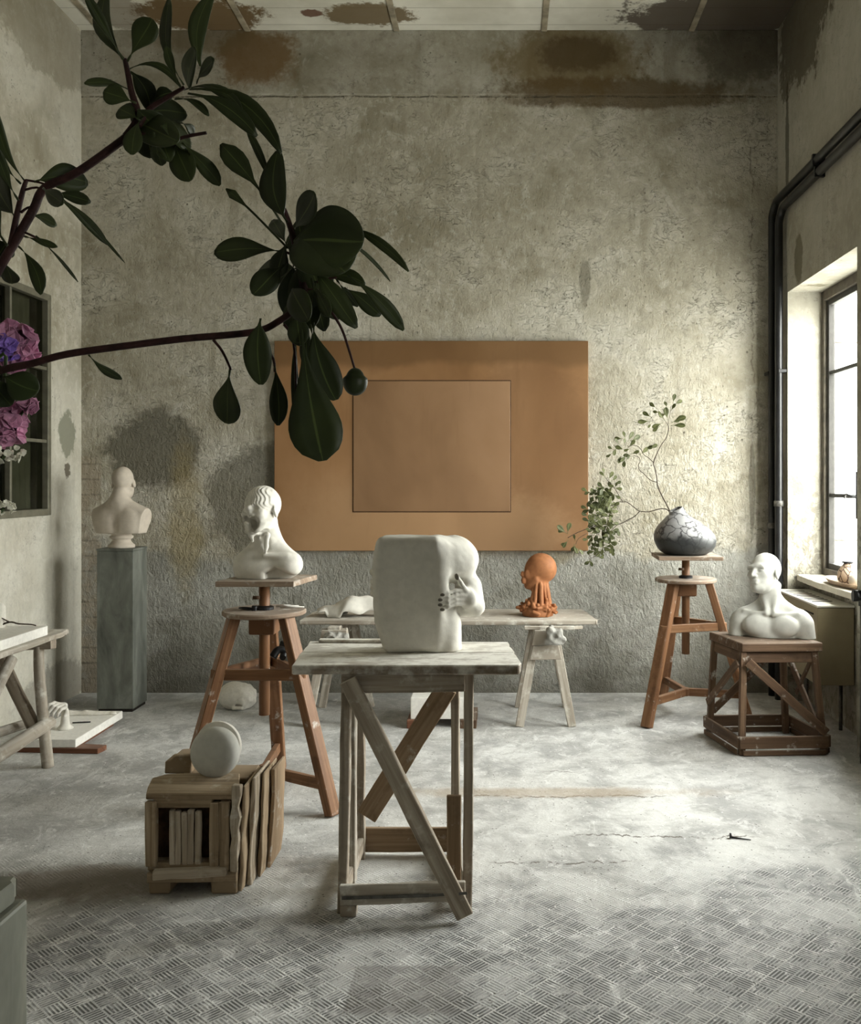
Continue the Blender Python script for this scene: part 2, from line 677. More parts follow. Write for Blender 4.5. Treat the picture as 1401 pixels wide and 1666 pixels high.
# tan hanging panel: stained hide
def panel(name, a, b, c3, seed):
    t = NT(name)
    o = t.obj()
    x, y, z = t.sep(o)
    sh = t.n('ShaderNodeVectorMath', operation='ADD'); t.put(sh.inputs[0], o); sh.inputs[1].default_value = (seed, seed, seed)
    o2 = sh.outputs[0]
    n = t.noise(t.vmul(o2, (1.0, 1, .6)), 1.3, 4, .5, .4)
    n2 = t.noise(o2, 12, 6, .7)
    n3 = t.noise(t.vmul(o2, (6, 1, .8)), 1.6, 4, .6)
    c = t.ramp(n, [(.34, a), (.52, b), (.70, c3)])
    c = t.mix(t.rng(n3, .55, .75, 0, .35), c, a)
    c = t.mix(t.rng(n2, .6, .8, 0, .25), c, tuple(q * .6 for q in a))
    return t, c, o2, x, z


t, c, o2, x, z = panel('stained_tan_hide', (.19, .096, .038), (.275, .147, .064), (.36, .205, .10), 3.3)
nz = t.noise(o2, 2.2, 4)
b = t.ellipse(x, z, .70, .55, .52, .85, nz, .4, .2)
c = t.mix(t.mul(b, .55), c, (.15, .074, .03))
bb = t.rng(t.add(z, t.mul(nz, .25)), 1.42, 1.5)
c = t.mix(t.mul(bb, .7), c, (.14, .074, .028))
low = t.ellipse(x, z, -.1, .1, 1.0, .42, nz, .5, .3)
c = t.mix(t.mul(low, .5), c, (.44, .275, .15))
M['hide'] = t.bsdf(c, .55, t.bump(nz, .1, .01), 0, .3)
t, c, o2, x, z = panel('plain_tan_hide', (.20, .112, .055), (.27, .156, .08), (.34, .205, .115), 9.1)
M['hide_inner'] = t.bsdf(c, .5, None, 0, .35)
M['hide_line'] = plain('dark_seam', (.07, .035, .015), .7)


# ------------------------------------------------------------------ walls
def wx(px): return (px - CX) / F * 6.92
def wz(py): return EYE - (py - CY) / F * 6.92


def wall_base(t, a, b, lightness=1.0, rough_bump=1.0):
    """old lime plaster; a runs along the wall, b is height"""
    p = t.pos()
    nbig = t.noise(p, .55, 3, .6)
    nmid = t.noise(p, 2.3, 4, .65, .3)
    nfine = t.noise(p, 16, 4, .7)
    nrun = t.noise(t.comb(t.mul(a, 7), t.mul(b, .7), 0.0), 1.0, 3, .65)
    L = lightness
    c = t.ramp(t.add(t.mul(nbig, .45), t.mul(nmid, .55)),
               [(.38, (.27 * L, .245 * L, .18 * L)), (.50, (.43 * L, .40 * L, .325 * L)), (.61, (.555 * L, .53 * L, .46 * L))])
    c = t.mix(t.rng(nfine, .53, .70, 0, .45), c, (.25 * L, .23 * L, .18 * L))
    c = t.mix(t.rng(nfine, .46, .34, 0, .35), c, (.60 * L, .58 * L, .52 * L))
    c = t.mix(t.rng(nrun, .56, .70, 0, .35), c, (.24 * L, .215 * L, .155 * L))
    blot = t.noise(p, 5.5, 5, .75, .8)
    c = t.mix(t.rng(blot, .54, .68, 0, .5), c, (.28 * L, .26 * L, .205 * L))
    c = t.mix(t.rng(blot, .44, .33, 0, .5), c, (.58 * L, .56 * L, .50 * L))
    # trowel scratches and flaked scars
    wq = t.noise(t.vmul(p, (1, 1, 1.7)), 9.0, 4, .66, .9)
    scr = t.mul(t.mul(t.rng(t.math('ABSOLUTE', t.sub(wq, .5)), .014, .003), t.rng(nmid, .47, .60)), t.rng(nfine, .44, .58))
    c = t.mix(t.mul(scr, .7), c, (.13 * L, .12 * L, .09 * L))
    vp = t.vor(p, 7.5)
    pit = t.mul(t.rng(vp, .085, .04), t.rng(blot, .48, .54))
    vp2 = t.vor(p, 19)
    pit = t.mx(pit, t.mul(t.rng(vp2, .14, .08), t.rng(nmid, .55, .60)))
    c = t.mix(t.mul(pit, .75), c, (.10, .09, .07))
    st = t.noise(t.vmul(p, (1, 1, .62)), 36, 3, .68, .45)
    stu = t.rng(b, 2.6, 1.2, .35, 1.0)
    c = t.mix(t.mul(t.rng(st, .50, .66), t.mul(stu, .32)), c, (.22 * L, .21 * L, .17 * L))
    h = t.add(t.mul(nfine, .45), t.mul(t.mul(st, stu), 1.0))
    h = t.sub(h, t.mul(t.rng(vp2, .14, .08), .25))
    h = t.sub(h, t.mul(t.mul(t.rng(t.math('ABSOLUTE', t.sub(wq, .5)), .018, .003), t.rng(nmid, .47, .60)), .40))
    return c, h, p, nbig, nmid, nfine


t = NT('old_plaster_back_wall')
xx, yy, zz = t.sep(t.pos())
c, h, p, nbig, nmid, nfine = wall_base(t, xx, zz)
# greyer cement dado with a wavering edge
edge = t.add(wz(895), t.add(t.mul(t.sub(nmid, .5), .35), t.mul(t.sub(nbig, .5), .5)))
dado = t.rng(t.sub(edge, zz), -.03, .06)
dc = t.mix(t.rng(nmid, .4, .6), (.235, .232, .205), (.37, .367, .335))
c = t.mix(t.mul(dado, .82), c, dc)
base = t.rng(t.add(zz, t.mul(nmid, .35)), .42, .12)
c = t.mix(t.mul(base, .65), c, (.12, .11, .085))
# smooth grey repair patches
for (qx, qy, rx, ry, k) in ((252, 730, 76, 66, .9), (418, 806, 80, 84, .75), (952, 458, 9, 36, .6), (290, 1100, 60, 40, .5), (1224, 800, 5, 70, .6)):
    e = t.ellipse(xx, zz, wx(qx), wz(qy), rx / 224, ry / 224, nmid, .9, .16)
    c = t.mix(t.mul(e, k), c, (.150, .140, .108))
# ochre run beside the patches
e = t.ellipse(xx, zz, wx(300), wz(850), .12, .5, nmid, 1.1, .4)
c = t.mix(t.mul(e, .5), c, (.30, .235, .10))
# damp brown stains near the cornice
nst = t.noise(p, 3.4, 4, .7)
for (qx, qy, rx, ry, k, cc) in ((930, 95, 118, 50, .72, (.15, .105, .04)), (905, 110, 60, 26, .6, (.075, .05, .02)), (425, 92, 66, 44, .8, (.17, .105, .04)), (1010, 160, 210, 16, .8, (.10, .065, .025)),
                            (1210, 85, 75, 50, .6, (.10, .085, .06)), (1110, 160, 60, 60, .3, (.17, .14, .09)), (320, 70, 80, 30, .6, (.16, .12, .06))):
    e = t.ellipse(xx, zz, wx(qx), wz(qy), rx / 224, ry / 224, nst, 1.3, .3)
    c = t.mix(t.mul(e, k), c, cc)
# exposed brick chase in the left corner
blot_ = t.noise(p, 5.5, 3, .7)
bm_ = t.mul(t.rng(t.add(xx, t.mul(t.sub(nfine, .5), .03)), wx(164) + .01, wx(164) - .005), t.rng(t.add(zz, t.mul(t.sub(nmid, .5), .1)), wz(742), wz(750)))
zb = t.math('FRACT', t.mul(t.add(zz, t.mul(nfine, .012)), 9.0))
jl = t.rng(t.math('ABSOLUTE', t.sub(zb, .5)), .40, .47)
bc = t.mix(t.noise(t.comb(0.0, 0.0, t.math('FLOOR', t.mul(zz, 9.0))), 3.1, 2), (.25, .205, .15), (.40, .35, .275))
bc = t.mix(t.mul(jl, t.rng(nfine, .62, .40, .15, .7)), bc, (.09, .075, .055))
c = t.mix(t.mul(bm_, t.rng(blot_, .66, .44, .25, .85)), c, bc)
ck2 = t.math('ABSOLUTE', t.sub(zz, t.add(wz(157) - .02, t.mul(t.noise(t.comb(xx, 0.0, 0.0), 2.2, 5, .6), .035))))
ck2 = t.mul(t.rng(ck2, .009, .003), t.rng(nfine, .60, .46, .2, 1.0))
c = t.mix(t.mul(ck2, .8), c, (.07, .06, .04))
# long settlement cracks
cw = t.noise(t.comb(0.0, 0.0, zz), 1.6, 8, .62)
ck = t.math('ABSOLUTE', t.sub(xx, t.add(wx(1190), t.mul(cw, .30))))
ckm = t.mul(t.mul(t.rng(ck, .009, .002), t.rng(zz, wz(860), wz(760))), t.rng(nfine, .42, .56))
c = t.mix(t.mul(ckm, .5), c, (.10, .075, .055))
M['wall_back'] = t.bsdf(c, .9, t.bump(h, .8, .022), 0, .12)

t = NT('old_plaster_cornice')
xx, yy, zz = t.sep(t.pos())
c, h, p, nbig, nmid, nfine = wall_base(t, xx, zz, .82)
nst = t.noise(p, 3.4, 4, .7)
for (qx, qy, rx, ry, k, cc) in ((930, 95, 118, 52, .75, (.15, .105, .04)), (940, 90, 60, 28, .7, (.07, .045, .018)), (422, 92, 64, 44, .85, (.16, .095, .035)), (990, 150, 190, 22, .8, (.10, .065, .025)),
                            (1210, 80, 85, 50, .7, (.09, .075, .05)), (320, 60, 80, 26, .6, (.16, .12, .06))):
    e = t.ellipse(xx, zz, wx(qx), wz(qy), rx / 224, ry / 224, nst, 1.3, .28)
    c = t.mix(t.mul(e, k), c, cc)
M['cornice'] = t.bsdf(c, .9, t.bump(h, .4, .012), 0, .12)


def side_wall(name, lightness, patches, mould=0):
    t = NT(name)
    xx, yy, zz = t.sep(t.pos())
    c, h, p, nbig, nmid, nfine = wall_base(t, yy, zz, lightness)
    sm = t.rng(nbig, .35, .6)
    c = t.mix(t.mul(sm, .5), c, (.60 * lightness, .58 * lightness, .51 * lightness))
    if mould:
        mk = t.mul(t.rng(t.noise(t.vmul(p, (1, 1, .7)), 13, 4, .75, .9), .50, .57), t.rng(zz, 2.1, 1.0))
        c = t.mix(t.mul(mk, .6), c, (.12, .11, .09))
    nst = t.noise(p, 3.4, 4, .7) if patches else None
    for (a, b, ra, rb, k, cc, am) in patches:
        e = t.ellipse(yy, zz, a, b, ra, rb, nst, am, .12)
        c = t.mix(t.mul(e, k), c, cc)
    return t.bsdf(c, .9, t.bump(h, .5, .015), 0, .12)


M['wall_left'] = side_wall('old_plaster_left_wall', 1.08, [
    (6.68, 1.87, .13, .17, .9, (.23, .23, .175), 1.5), (6.69, 1.60, .05, .08, .9, (.13, .11, .08), 2.5),
    (6.3, 4.6, .7, .35, .5, (.2, .17, .11), 1.0), (6.55, .12, .5, .18, .5, (.14, .12, .09), 1.0)])
M['wall_right'] = side_wall('old_plaster_right_wall', .82, mould=1, patches=[
    (6.35, 4.55, .5, .4, .8, (.09, .075, .05), 1.4), (6.42, 3.02, .10, .16, .85, (.16, .145, .10), 1.2),
    (6.68, 3.9, .04, .4, .7, (.05, .045, .03), 1.2), (6.0, .4, 1.2, .4, .55, (.15, .13, .09), 1.0)])
M['wall_rear'] = side_wall('old_plaster_rear_wall', .45, [])

# ceiling
t = NT('old_plaster_ceiling')
xx, yy, zz = t.sep(t.pos())
p = t.pos()
n1 = t.noise(p, 1.2, 5, .6)
n2 = t.noise(p, 9, 6, .65)
c = t.mix(t.rng(n1, .35, .65), (.55, .53, .45), (.74, .72, .64))
pl = t.math('FRACT', t.mul(yy, 4.1))
c = t.mix(t.mul(t.rng(t.math('ABSOLUTE', t.sub(pl, .5)), .47, .495), .45), c, (.15, .13, .09))
nn = t.noise(p, 2.6, 6, .7)
for (a, b, ra, rb, k, cc) in ((-2.15, 6.72, .42, .3, .95, (.13, .08, .03)), (-.95, 6.68, .28, .14, .9, (.14, .095, .04)), (1.55, 6.7, .7, .35, .9, (.07, .05, .035)),
                        (-1.35, 6.66, .08, .05, .9, (.12, .05, .025)), (-2.7, 6.5, .2, .5, .6, (.12, .085, .05))):
    e = t.ellipse(xx, yy, a, b, ra, rb, nn, 1.5, .15)
    c = t.mix(t.mul(e, k), c, cc)
M['ceiling'] = t.bsdf(c, .9, t.bump(n2, .3, .01), 0, .1)
M['batten'] = plain('stained_ceiling_batten', (.30, .26, .19), .9, 0, .1, .45, 6, .3)

# floor: worn concrete behind, grooved basket-weave tiles in front
t = NT('worn_studio_floor')
p = t.pos()
xx, yy, zz = t.sep(p)
ca, sa = math.cos(math.radians(46.5)), math.sin(math.radians(46.5))
u = t.add(t.mul(xx, ca), t.mul(yy, sa))
v = t.sub(t.mul(yy, ca), t.mul(xx, sa))
s = .0605
us, vs = t.math('DIVIDE', u, s), t.math('DIVIDE', v, s)
cu, cv = t.math('FLOOR', us), t.math('FLOOR', vs)
par = t.math('FLOORED_MODULO', t.add(cu, cv), 2.0)
fu, fv = t.math('FRACT', us), t.math('FRACT', vs)
NG = 5.0
gu = t.math('ABSOLUTE', t.sub(t.math('FRACT', t.mul(fu, NG)), .5))
gv = t.math('ABSOLUTE', t.sub(t.math('FRACT', t.mul(fv, NG)), .5))
g = t.add(t.mul(par, gu), t.mul(t.sub(1.0, par), gv))
groove = t.rng(g, .32, .20)
edge = t.mn(t.mn(fu, t.sub(1.0, fu)), t.mn(fv, t.sub(1.0, fv)))
groove = t.mul(groove, t.rng(edge, .03, .08))
row = t.math('FLOORED_MODULO', t.math('FLOOR', t.math('DIVIDE', v, s * 4)), 2.0)
ju = t.math('ABSOLUTE', t.sub(t.math('FRACT', t.add(t.math('DIVIDE', u, s * 2), t.mul(row, .5))), .5))
jv = t.math('ABSOLUTE', t.sub(t.math('FRACT', t.math('DIVIDE', v, s * 4)), .5))
nj = t.mul(t.sub(t.noise(p, 30, 2, .6), .5), .02)
grout = t.mx(t.rng(t.add(ju, nj), .480, .490), t.rng(t.add(jv, t.mul(nj, .5)), .490, .495))
nb = t.noise(p, .8, 3, .6)
nm = t.noise(p, 3.2, 5, .65, .4)
nf = t.noise(p, 22, 4, .7)
ng = t.noise(p, 70, 2, .7)
nd = t.noise(p, 11, 4, .72, .6)
worn = t.mul(t.rng(nm, .64, .46, .35, 1.0), t.rng(nd, .60, .47, .2, 1.0))
tm = t.add(yy, t.mul(t.sub(nb, .5), 1.3))
tm = t.add(tm, t.mul(t.sub(nm, .5), .9))
tm = t.sub(tm, t.mul(t.rng(xx, 0.0, 1.4), .5))
tile = t.rng(tm, 3.62, 3.25)
groove0 = groove
groove = t.mul(t.mul(groove, tile), worn)
grout = t.mul(t.mul(grout, tile), t.rng(nd, .58, .42, .25, 1.0))
tc = t.mix(t.rng(nm, .35, .65), (.40, .40, .392), (.56, .56, .55))
cell = t.noise(t.comb(cu, cv, 0.0), 1.7, 1)
tc = t.mix(t.rng(cell, .3, .7, 0, .35), tc, (.34, .34, .333))
cc = t.mix(t.rng(nm, .36, .64), (.37, .37, .36), (.62, .62, .605))
cc = t.mix(t.rng(nb, .42, .60, 0, .4), cc, (.30, .29, .265))
dust = t.add(t.rng(nf, .56, .70), t.mul(t.rng(nm, .5, .7), .35))
dust = t.math('MINIMUM', dust, 1.0)
sw = t.noise(t.vmul(p, (1, .7, 1)), 6.5, 5, .72, 1.6)
cc = t.mix(t.rng(sw, .53, .66, 0, .55), cc, (.29, .287, .272))
cc = t.mix(t.rng(sw, .46, .34, 0, .65), cc, (.72, .72, .705))
tc = t.mix(t.rng(sw, .46, .36, 0, .85), tc, (.74, .74, .725))
sc_ = t.noise(t.vmul(p, (1, .5, 1)), 9, 3, .65, 2.6)
scm = t.mul(t.rng(t.math('ABSOLUTE', t.sub(sc_, .5)), .014, .004), t.rng(nm, .44, .58))
cc = t.mix(t.mul(scm, .7), cc, (.72, .715, .69))
c = t.mix(tile, cc, tc)
c = t.mix(t.mul(groove, .92), c, (.075, .075, .073))
c = t.mix(t.mul(grout, .8), c, (.66, .655, .63))
c = t.mix(t.mul(dust, .55), c, (.68, .675, .65))
c = t.mix(t.rng(ng, .60, .72, 0, .5), c, (.16, .155, .14))
# pale plaster dust from work, the strip also painting in a pool of light
e = t.ellipse(xx, yy, .55, 4.2, 2.1, .95, nb, 1.0, .5)
c = t.mix(t.mul(t.mul(e, t.rng(nm, .35, .6)), .40), c, (.66, .66, .64))
# speckle of chips
sp = t.vor(p, 42)
c = t.mix(t.mul(t.rng(sp, .20, .12), t.rng(nd, .52, .57)), c, (.12, .115, .10))
c = t.mix(t.mul(t.rng(t.vor(p, 31), .16, .10), t.rng(nd, .47, .42)), c, (.82, .815, .79))
# ragged cracks with brown rubble
for (y0, x0, x1, wd) in ((4.66, -.25, .85, .013), (4.13, .25, 1.15, .012), (5.05, .15, .45, .008), (3.86, -.1, .6, .010)):
    ln = t.math('ABSOLUTE', t.sub(yy, t.add(y0 - .12, t.mul(t.noise(t.comb(xx, 0.0, y0), 3.0, 5, .75), .24))))
    k = t.mul(t.mul(t.rng(ln, wd, wd * .25), t.rng(xx, x0, x0 + .15)), t.mul(t.rng(xx, x1, x1 - .15), t.rng(nf, .40, .52)))
    c = t.mix(t.mul(k, .85), c, (.085, .07, .05))
e = t.ellipse(xx, yy, .15, 4.72, .75, .07, nm, 1.4, .5)
c = t.mix(t.mul(e, .55), c, (.36, .28, .19))
# brown stain with crate shadow painted in; darker rectangle further forward
e = t.ellipse(xx, yy, -1.6, 3.66, .42, .16, nm, .9, .35)
c = t.mix(t.mul(e, .75), c, (.135, .105, .075))
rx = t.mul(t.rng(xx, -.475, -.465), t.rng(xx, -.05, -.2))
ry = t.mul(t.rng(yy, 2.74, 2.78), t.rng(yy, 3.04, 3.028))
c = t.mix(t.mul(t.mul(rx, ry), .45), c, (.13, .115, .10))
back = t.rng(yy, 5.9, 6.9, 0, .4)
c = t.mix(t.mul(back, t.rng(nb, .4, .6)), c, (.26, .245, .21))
h = t.sub(t.mul(nf, .8), t.mul(t.mul(groove0, t.rng(yy, 4.0, 3.4)), .8))
rough = t.mix(t.rng(nm, .35, .65), (.62, .62, .62), (.85, .85, .85))
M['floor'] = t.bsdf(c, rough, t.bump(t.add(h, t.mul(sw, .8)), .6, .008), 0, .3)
# ------------------------------------------------------------------ the room
XL, XR, YB, YF, ZC = -3.07, 1.987, 6.92, -4.5, 4.81
TH = .30
WINZ = (.885, 2.86)
RWIN = [(5.36, 6.67), (3.70, 5.02), (-.9, -.25)]  # last is an added window behind the camera, for foreground fill light
LWIN = (4.40, 6.41, 1.32, 2.78)

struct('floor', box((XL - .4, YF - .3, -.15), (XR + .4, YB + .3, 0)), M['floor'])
struct('ceiling', box((XL - .4, YF - .3, ZC), (XR + .4, YB + .3, ZC + .15)), M['ceiling'])
struct('wall_back', box((XL - .4, YB, 0), (XR + .4, YB + .3, ZC)), M['wall_back'])
struct('wall_front', box((XL - .4, YF - .3, 0), (XR + .4, YF, ZC)), M['wall_rear'])


def wall_with_holes(x0, x1, holes):
    """a wall along Y from YF to YB between x0 and x1, open at the holes (y0, y1, z0, z1)"""
    bm = bmesh.new()
    ys = sorted(holes)
    y = YF
    for (a, b, z0, z1) in ys:
        add_box(bm, (x0, y, 0), (x1, a, ZC))
        if z0 > 0: add_box(bm, (x0, a, 0), (x1, b, z0))
        add_box(bm, (x0, a, z1), (x1, b, ZC))
        y = b
    add_box(bm, (x0, y, 0), (x1, YB, ZC))
    return bm


wr = wall_with_holes(XR, XR + TH, [(RWIN[0][0], RWIN[0][1], 0, WINZ[1]), (*RWIN[1], *WINZ), (*RWIN[2], *WINZ)])
add_box(wr, (XR + .15, RWIN[0][0], 0), (XR + TH, RWIN[0][1], WINZ[0] - .03))      # thin parapet at the back of the heater niche
struct('wall_right', wr, M['wall_right'])
struct('wall_left', wall_with_holes(XL - TH, XL, [LWIN]), M['wall_left'])

# smooth concrete band under the ceiling
struct('trim_1', box((XL, YB - .008, wz(154)), (XR, YB, ZC), .003), M['cornice'])
k = 2
for bx in (-2.92, -1.86, -.78, .29, 1.36):
    struct('trim_%d' % k, box((bx - .022, YF, ZC - .012), (bx + .022, YB - .008, ZC), .003), M['batten'])
    k += 1

# daylight windows in the thick right wall; the last added out of view
for wi, (ya, yb) in enumerate(RWIN):
    xw = XR + .285
    w = tag(bpy.data.objects.new('window_%d' % (wi + 1), None), kind='structure')  # window_3 is the added fill window, out of view
    if wi == 0: WIN1 = w
    COL.objects.link(w)
    w.location = (xw, (ya + yb) / 2, WINZ[0])
    z0, z1 = WINZ
    fr = bmesh.new()
    t_ = .055
    add_box(fr, (xw - .05, ya, z0), (xw + .03, ya + t_, z1), .004)
    add_box(fr, (xw - .05, yb - t_, z0), (xw + .03, yb, z1), .004)
    add_box(fr, (xw - .05, ya + t_, z1 - .07), (xw + .03, yb - t_, z1), .004)
    add_box(fr, (xw - .05, ya + t_, z0), (xw + .03, yb - t_, z0 + .05), .004)
    struct('window_frame', fr, M['sash'], w)
    ym = (ya + yb) / 2
    for (a, b) in ((ya + t_, ym), (ym, yb - t_)):
        sb = bmesh.new()
        q = .038
        add_box(sb, (xw - .03, a, z0 + .05), (xw + .012, a + q, z1 - .07), .003)
        add_box(sb, (xw - .03, b - q, z0 + .05), (xw + .012, b, z1 - .07), .003)
        add_box(sb, (xw - .03, a + q, z1 - .07 - q), (xw + .012, b - q, z1 - .07), .003)
        add_box(sb, (xw - .03, a + q, z0 + .05), (xw + .012, b - q, z0 + .05 + q), .003)
        so = struct('sash', sb, M['sash_black'], w)
        gb = bmesh.new()
        for zz_ in (1.44, 2.285):
            add_box(gb, (xw - .022, a + q, zz_ - .013), (xw + .008, b - q, zz_ + .013), .002)
        struct('glazing_bar', gb, M['sash_black'], w)
        struct('glass_pane', box((xw - .006, a + q - .005, z0 + .06), (xw - .002, b - q + .005, z1 - .08)), M['glass'], w)
    hb = tube([(xw - .045, ym, 1.30), (xw - .045, ym, 1.60)], .007, n=8)
    add_tube(hb, smooth_path([(xw - .05, ym, 1.44), (xw - .085, ym, 1.445), (xw - .095, ym + .05, 1.455), (xw - .09, ym + .09, 1.43)]), .009, .006, 8)
    struct('latch', hb, M['iron'], w)

# outside the first window: a weathered iron guard
gd = thing('window_guard', 'iron guard of thin bars outside the bright window over the heater', 'window guard', (XR + .62, 6.02, .95))
for zz_ in (1.12, 1.78, 1.98, 2.52):
    link('guard_bar', tube([(XR + .62, 5.3, zz_), (XR + .62, 6.75, zz_)], .011, n=8), M['strap'], gd)
for yy_ in (5.4, 5.9, 6.36, 6.7):
    link('guard_post', tube([(XR + .62, yy_, .95), (XR + .62, yy_, 2.8)], .009, n=8), M['strap'], gd)
for zz_ in (1.12, 2.52):
    for yy_ in (5.3, 6.75):
        link('wall_tie', tube([(XR + .62, yy_, zz_), (XR + TH - .02, yy_, zz_)], .009, n=8), M['strap'], gd)

# dim inner window in the left wall
ya, yb, z0, z1 = LWIN
w = tag(bpy.data.objects.new('window_4', None), kind='structure')
COL.objects.link(w)
w.location = (XL, (ya + yb) / 2, z0)
fr = bmesh.new()
t_ = .035
add_box(fr, (XL - .06, ya - .01, z0 - .01), (XL + .02, ya + t_, z1 + .01), .003)
add_box(fr, (XL - .06, yb - t_, z0 - .01), (XL + .02, yb + .01, z1 + .01), .003)
add_box(fr, (XL - .06, ya + t_, z1 - t_), (XL + .02, yb - t_, z1 + .01), .003)
add_box(fr, (XL - .06, ya + t_, z0 - .01), (XL + .02, yb - t_, z0 + t_), .003)
struct('window_frame', fr, M['frame'], w)
gb = bmesh.new()
for yy_ in (4.91, 5.41, 5.91):
    add_box(gb, (XL - .04, yy_ - .012, z0 + t_), (XL + .012, yy_ + .012, z1 - t_), .002)
for zz_ in (1.805, 2.29):
    for a, b in ((ya + t_, 4.898), (4.922, 5.398), (5.422, 5.898), (5.922, yb - t_)):
        add_box(gb, (XL - .04, a, zz_ - .011), (XL + .012, b, zz_ + .011), .002)
struct('glazing_bar', gb, M['frame'], w)
struct('glass_pane', box((XL - .022, ya + .02, z0 + .02), (XL - .018, yb - .02, z1 - .02)), M['darkglass'], w)
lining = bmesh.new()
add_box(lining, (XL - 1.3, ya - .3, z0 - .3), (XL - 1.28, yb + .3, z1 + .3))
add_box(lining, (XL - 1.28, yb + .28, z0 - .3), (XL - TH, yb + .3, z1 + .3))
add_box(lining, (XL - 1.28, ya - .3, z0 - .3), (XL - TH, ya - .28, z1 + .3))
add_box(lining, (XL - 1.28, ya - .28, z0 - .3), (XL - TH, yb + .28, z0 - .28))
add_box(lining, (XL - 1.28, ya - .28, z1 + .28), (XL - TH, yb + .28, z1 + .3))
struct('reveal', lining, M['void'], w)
# a grey curtain hanging just behind the last column of panes
cb = bmesh.new()
prev = None
n = 24
for i in range(n + 1):
    f = i / n
    yy_ = 6.07 + f * .32
    xx_ = XL - .10 + .004 * math.sin(f * 30)
    cur = (cb.verts.new((xx_, yy_, z0 + .005)), cb.verts.new((xx_, yy_ - .02, z1 + .02)), cb.verts.new((xx_ - .01, yy_, z0 + .005)), cb.verts.new((xx_ - .01, yy_ - .02, z1 + .02)))
    if prev:
        cb.faces.new((prev[0], cur[0], cur[1], prev[1]))
        cb.faces.new((prev[2], prev[3], cur[3], cur[2]))
    prev = cur
co = link('curtain', cb, M['curtain'], None, True)
tag(co, 'grey curtain hanging behind the panes of the dim left window', 'curtain')

# two black pipes: up the right corner, then along the right wall over the window
for (x, y, zt, lab, zc) in ((1.925, 6.835, 3.53, 'black iron pipe nearest the back wall in the right corner, upper run along the wall', 1.22),
                            (1.938, 6.715, 3.455, 'black iron pipe beside the window jamb in the right corner, lower run along the wall', 1.38)):
    pr = thing('wall_pipe', lab, 'pipe', (x, y, 0), 'black pipes in the right corner')
    xt = x + .014
    pts = [(x, y, 0), (x, y, 1.0), (x, y, 2.0), (x, y, zt - .10)] + [(x + .014 * math.sin(a), y - .10 + .10 * math.cos(a), zt - .10 + .10 * math.sin(a)) for a in [i * PI / 16 for i in range(1, 9)]] + [(xt, 5.0, zt), (xt, 3.0, zt), (xt, YF + .02, zt)]
    link('pipe_run', tube(pts, .028, n=16), M['pipe'], pr, False)
    link('coupling', tube([(x, y, zc - .02), (x, y, zc + .02)], .034, n=16), M['strap'], pr)
    link('clamp', box((x - .012, y - .035, 2.30), (XR, y + .035, 2.325), .003) if x > 1.93 else box((x - .035, y - .012, 2.30), (x + .035, YB, 2.325), .003), M['pipe'], pr)
    for yy_ in (5.9, 4.2, 2.0):
        link('clamp', box((xt - .032, yy_ - .012, zt - .034), (XR, yy_ + .012, zt + .034), .003), M['pipe'], pr)

# heater casing under the window
hx0, hx1, hy0, hy1, hz0, hz1 = 1.905, XR + .145, 5.79, 6.655, .296, .785
ht = thing('heater', 'beige metal wall heater with slotted white top under the bright window', 'heater', ((hx0 + hx1) / 2, (hy0 + hy1) / 2, hz0))
link('casing', box((hx0, hy0, hz0), (hx1, hy1, hz1 - .016), .006, 2), M['heater'], ht)
link('top_plate', box((hx0 - .004, hy0 - .004, hz1 - .014), (hx1, hy1 + .004, hz1), .004, 2), M['heater_top'], ht)
gl = bmesh.new()
for i in range(8):
    y = hy0 + .17 + i * .078
    add_box(gl, (hx0 + .025, y, hz1), (hx1 - .075, y + .03, hz1 + .0012))
link('grille', gl, M['dark'], ht)
link('handle_slot', box((hx0 - .006, hy0 + .07, hz1 - .066), (hx0 + .004, hy0 + .24, hz1 - .058)), M['dark'], ht)
for y in (hy0 + .1, hy1 - .1):
    link('foot', tube([(hx1 - .05, y, 0), (hx1 - .05, y, hz0)], .012, n=10), M['strap'], ht)

# valve pipe standing against the wall at the near end of the heater
vp = thing('radiator_pipe', 'thin pale riser pipe with black valve knob beside the heater end', 'pipe', (1.955, 5.20, 0))
link('riser', tube([(1.955, 5.20, 0), (1.955, 5.20, .90)], .012, n=10), M['strap'], vp)
link('valve_body', tube([(1.955, 5.20, .86), (1.955, 5.20, .93)], .02, n=12), M['strap'], vp)
link('valve_knob', tube([(1.905, 5.205, .915), (1.955, 5.20, .915)], .032, .03, n=16), M['iron'], vp)

# stone window sill slab, broken at its far corner
sb = slab([(XR + .045, 5.365), (XR + .235, 5.365), (XR + .235, 6.665), (XR + .06, 6.665), (XR + .05, 6.45), (XR + .04, 6.3), (XR + .042, 6.0)], .845, .886, .012, .004, (0, 1), 5)
tag(link('window_sill', sb, plaster('pitted_stone_sill', (.56, .53, .45), bump=.9, scale=40, gr=.5), WIN1), kind='structure')

# ------------------------------------------------------------------ hanging panel
s9 = 6.885
pl = P(447, 896, s9); pr_ = P(957, 555, s9)
pn = thing('wall_panel', 'large tan hide panel with smaller framed rectangle, hung on back wall', 'wall panel', ((pl.x + pr_.x) / 2, YB - .04, pl.z))
link('backing_board', box((pl.x, YB - .05, pl.z), (pr_.x, YB, pr_.z), .004, 2), M['hide'], pn)
a = P(575, 832, s9 - .02); b = P(830, 620, s9 - .02)
link('inset_seam', box((a.x - .007, YB - .0525, a.z - .007), (b.x + .007, YB - .049, b.z + .007), .001), M['hide_line'], pn)
link('inset_sheet', box((a.x, YB - .057, a.z), (b.x, YB - .0495, b.z), .002), M['hide_inner'], pn)
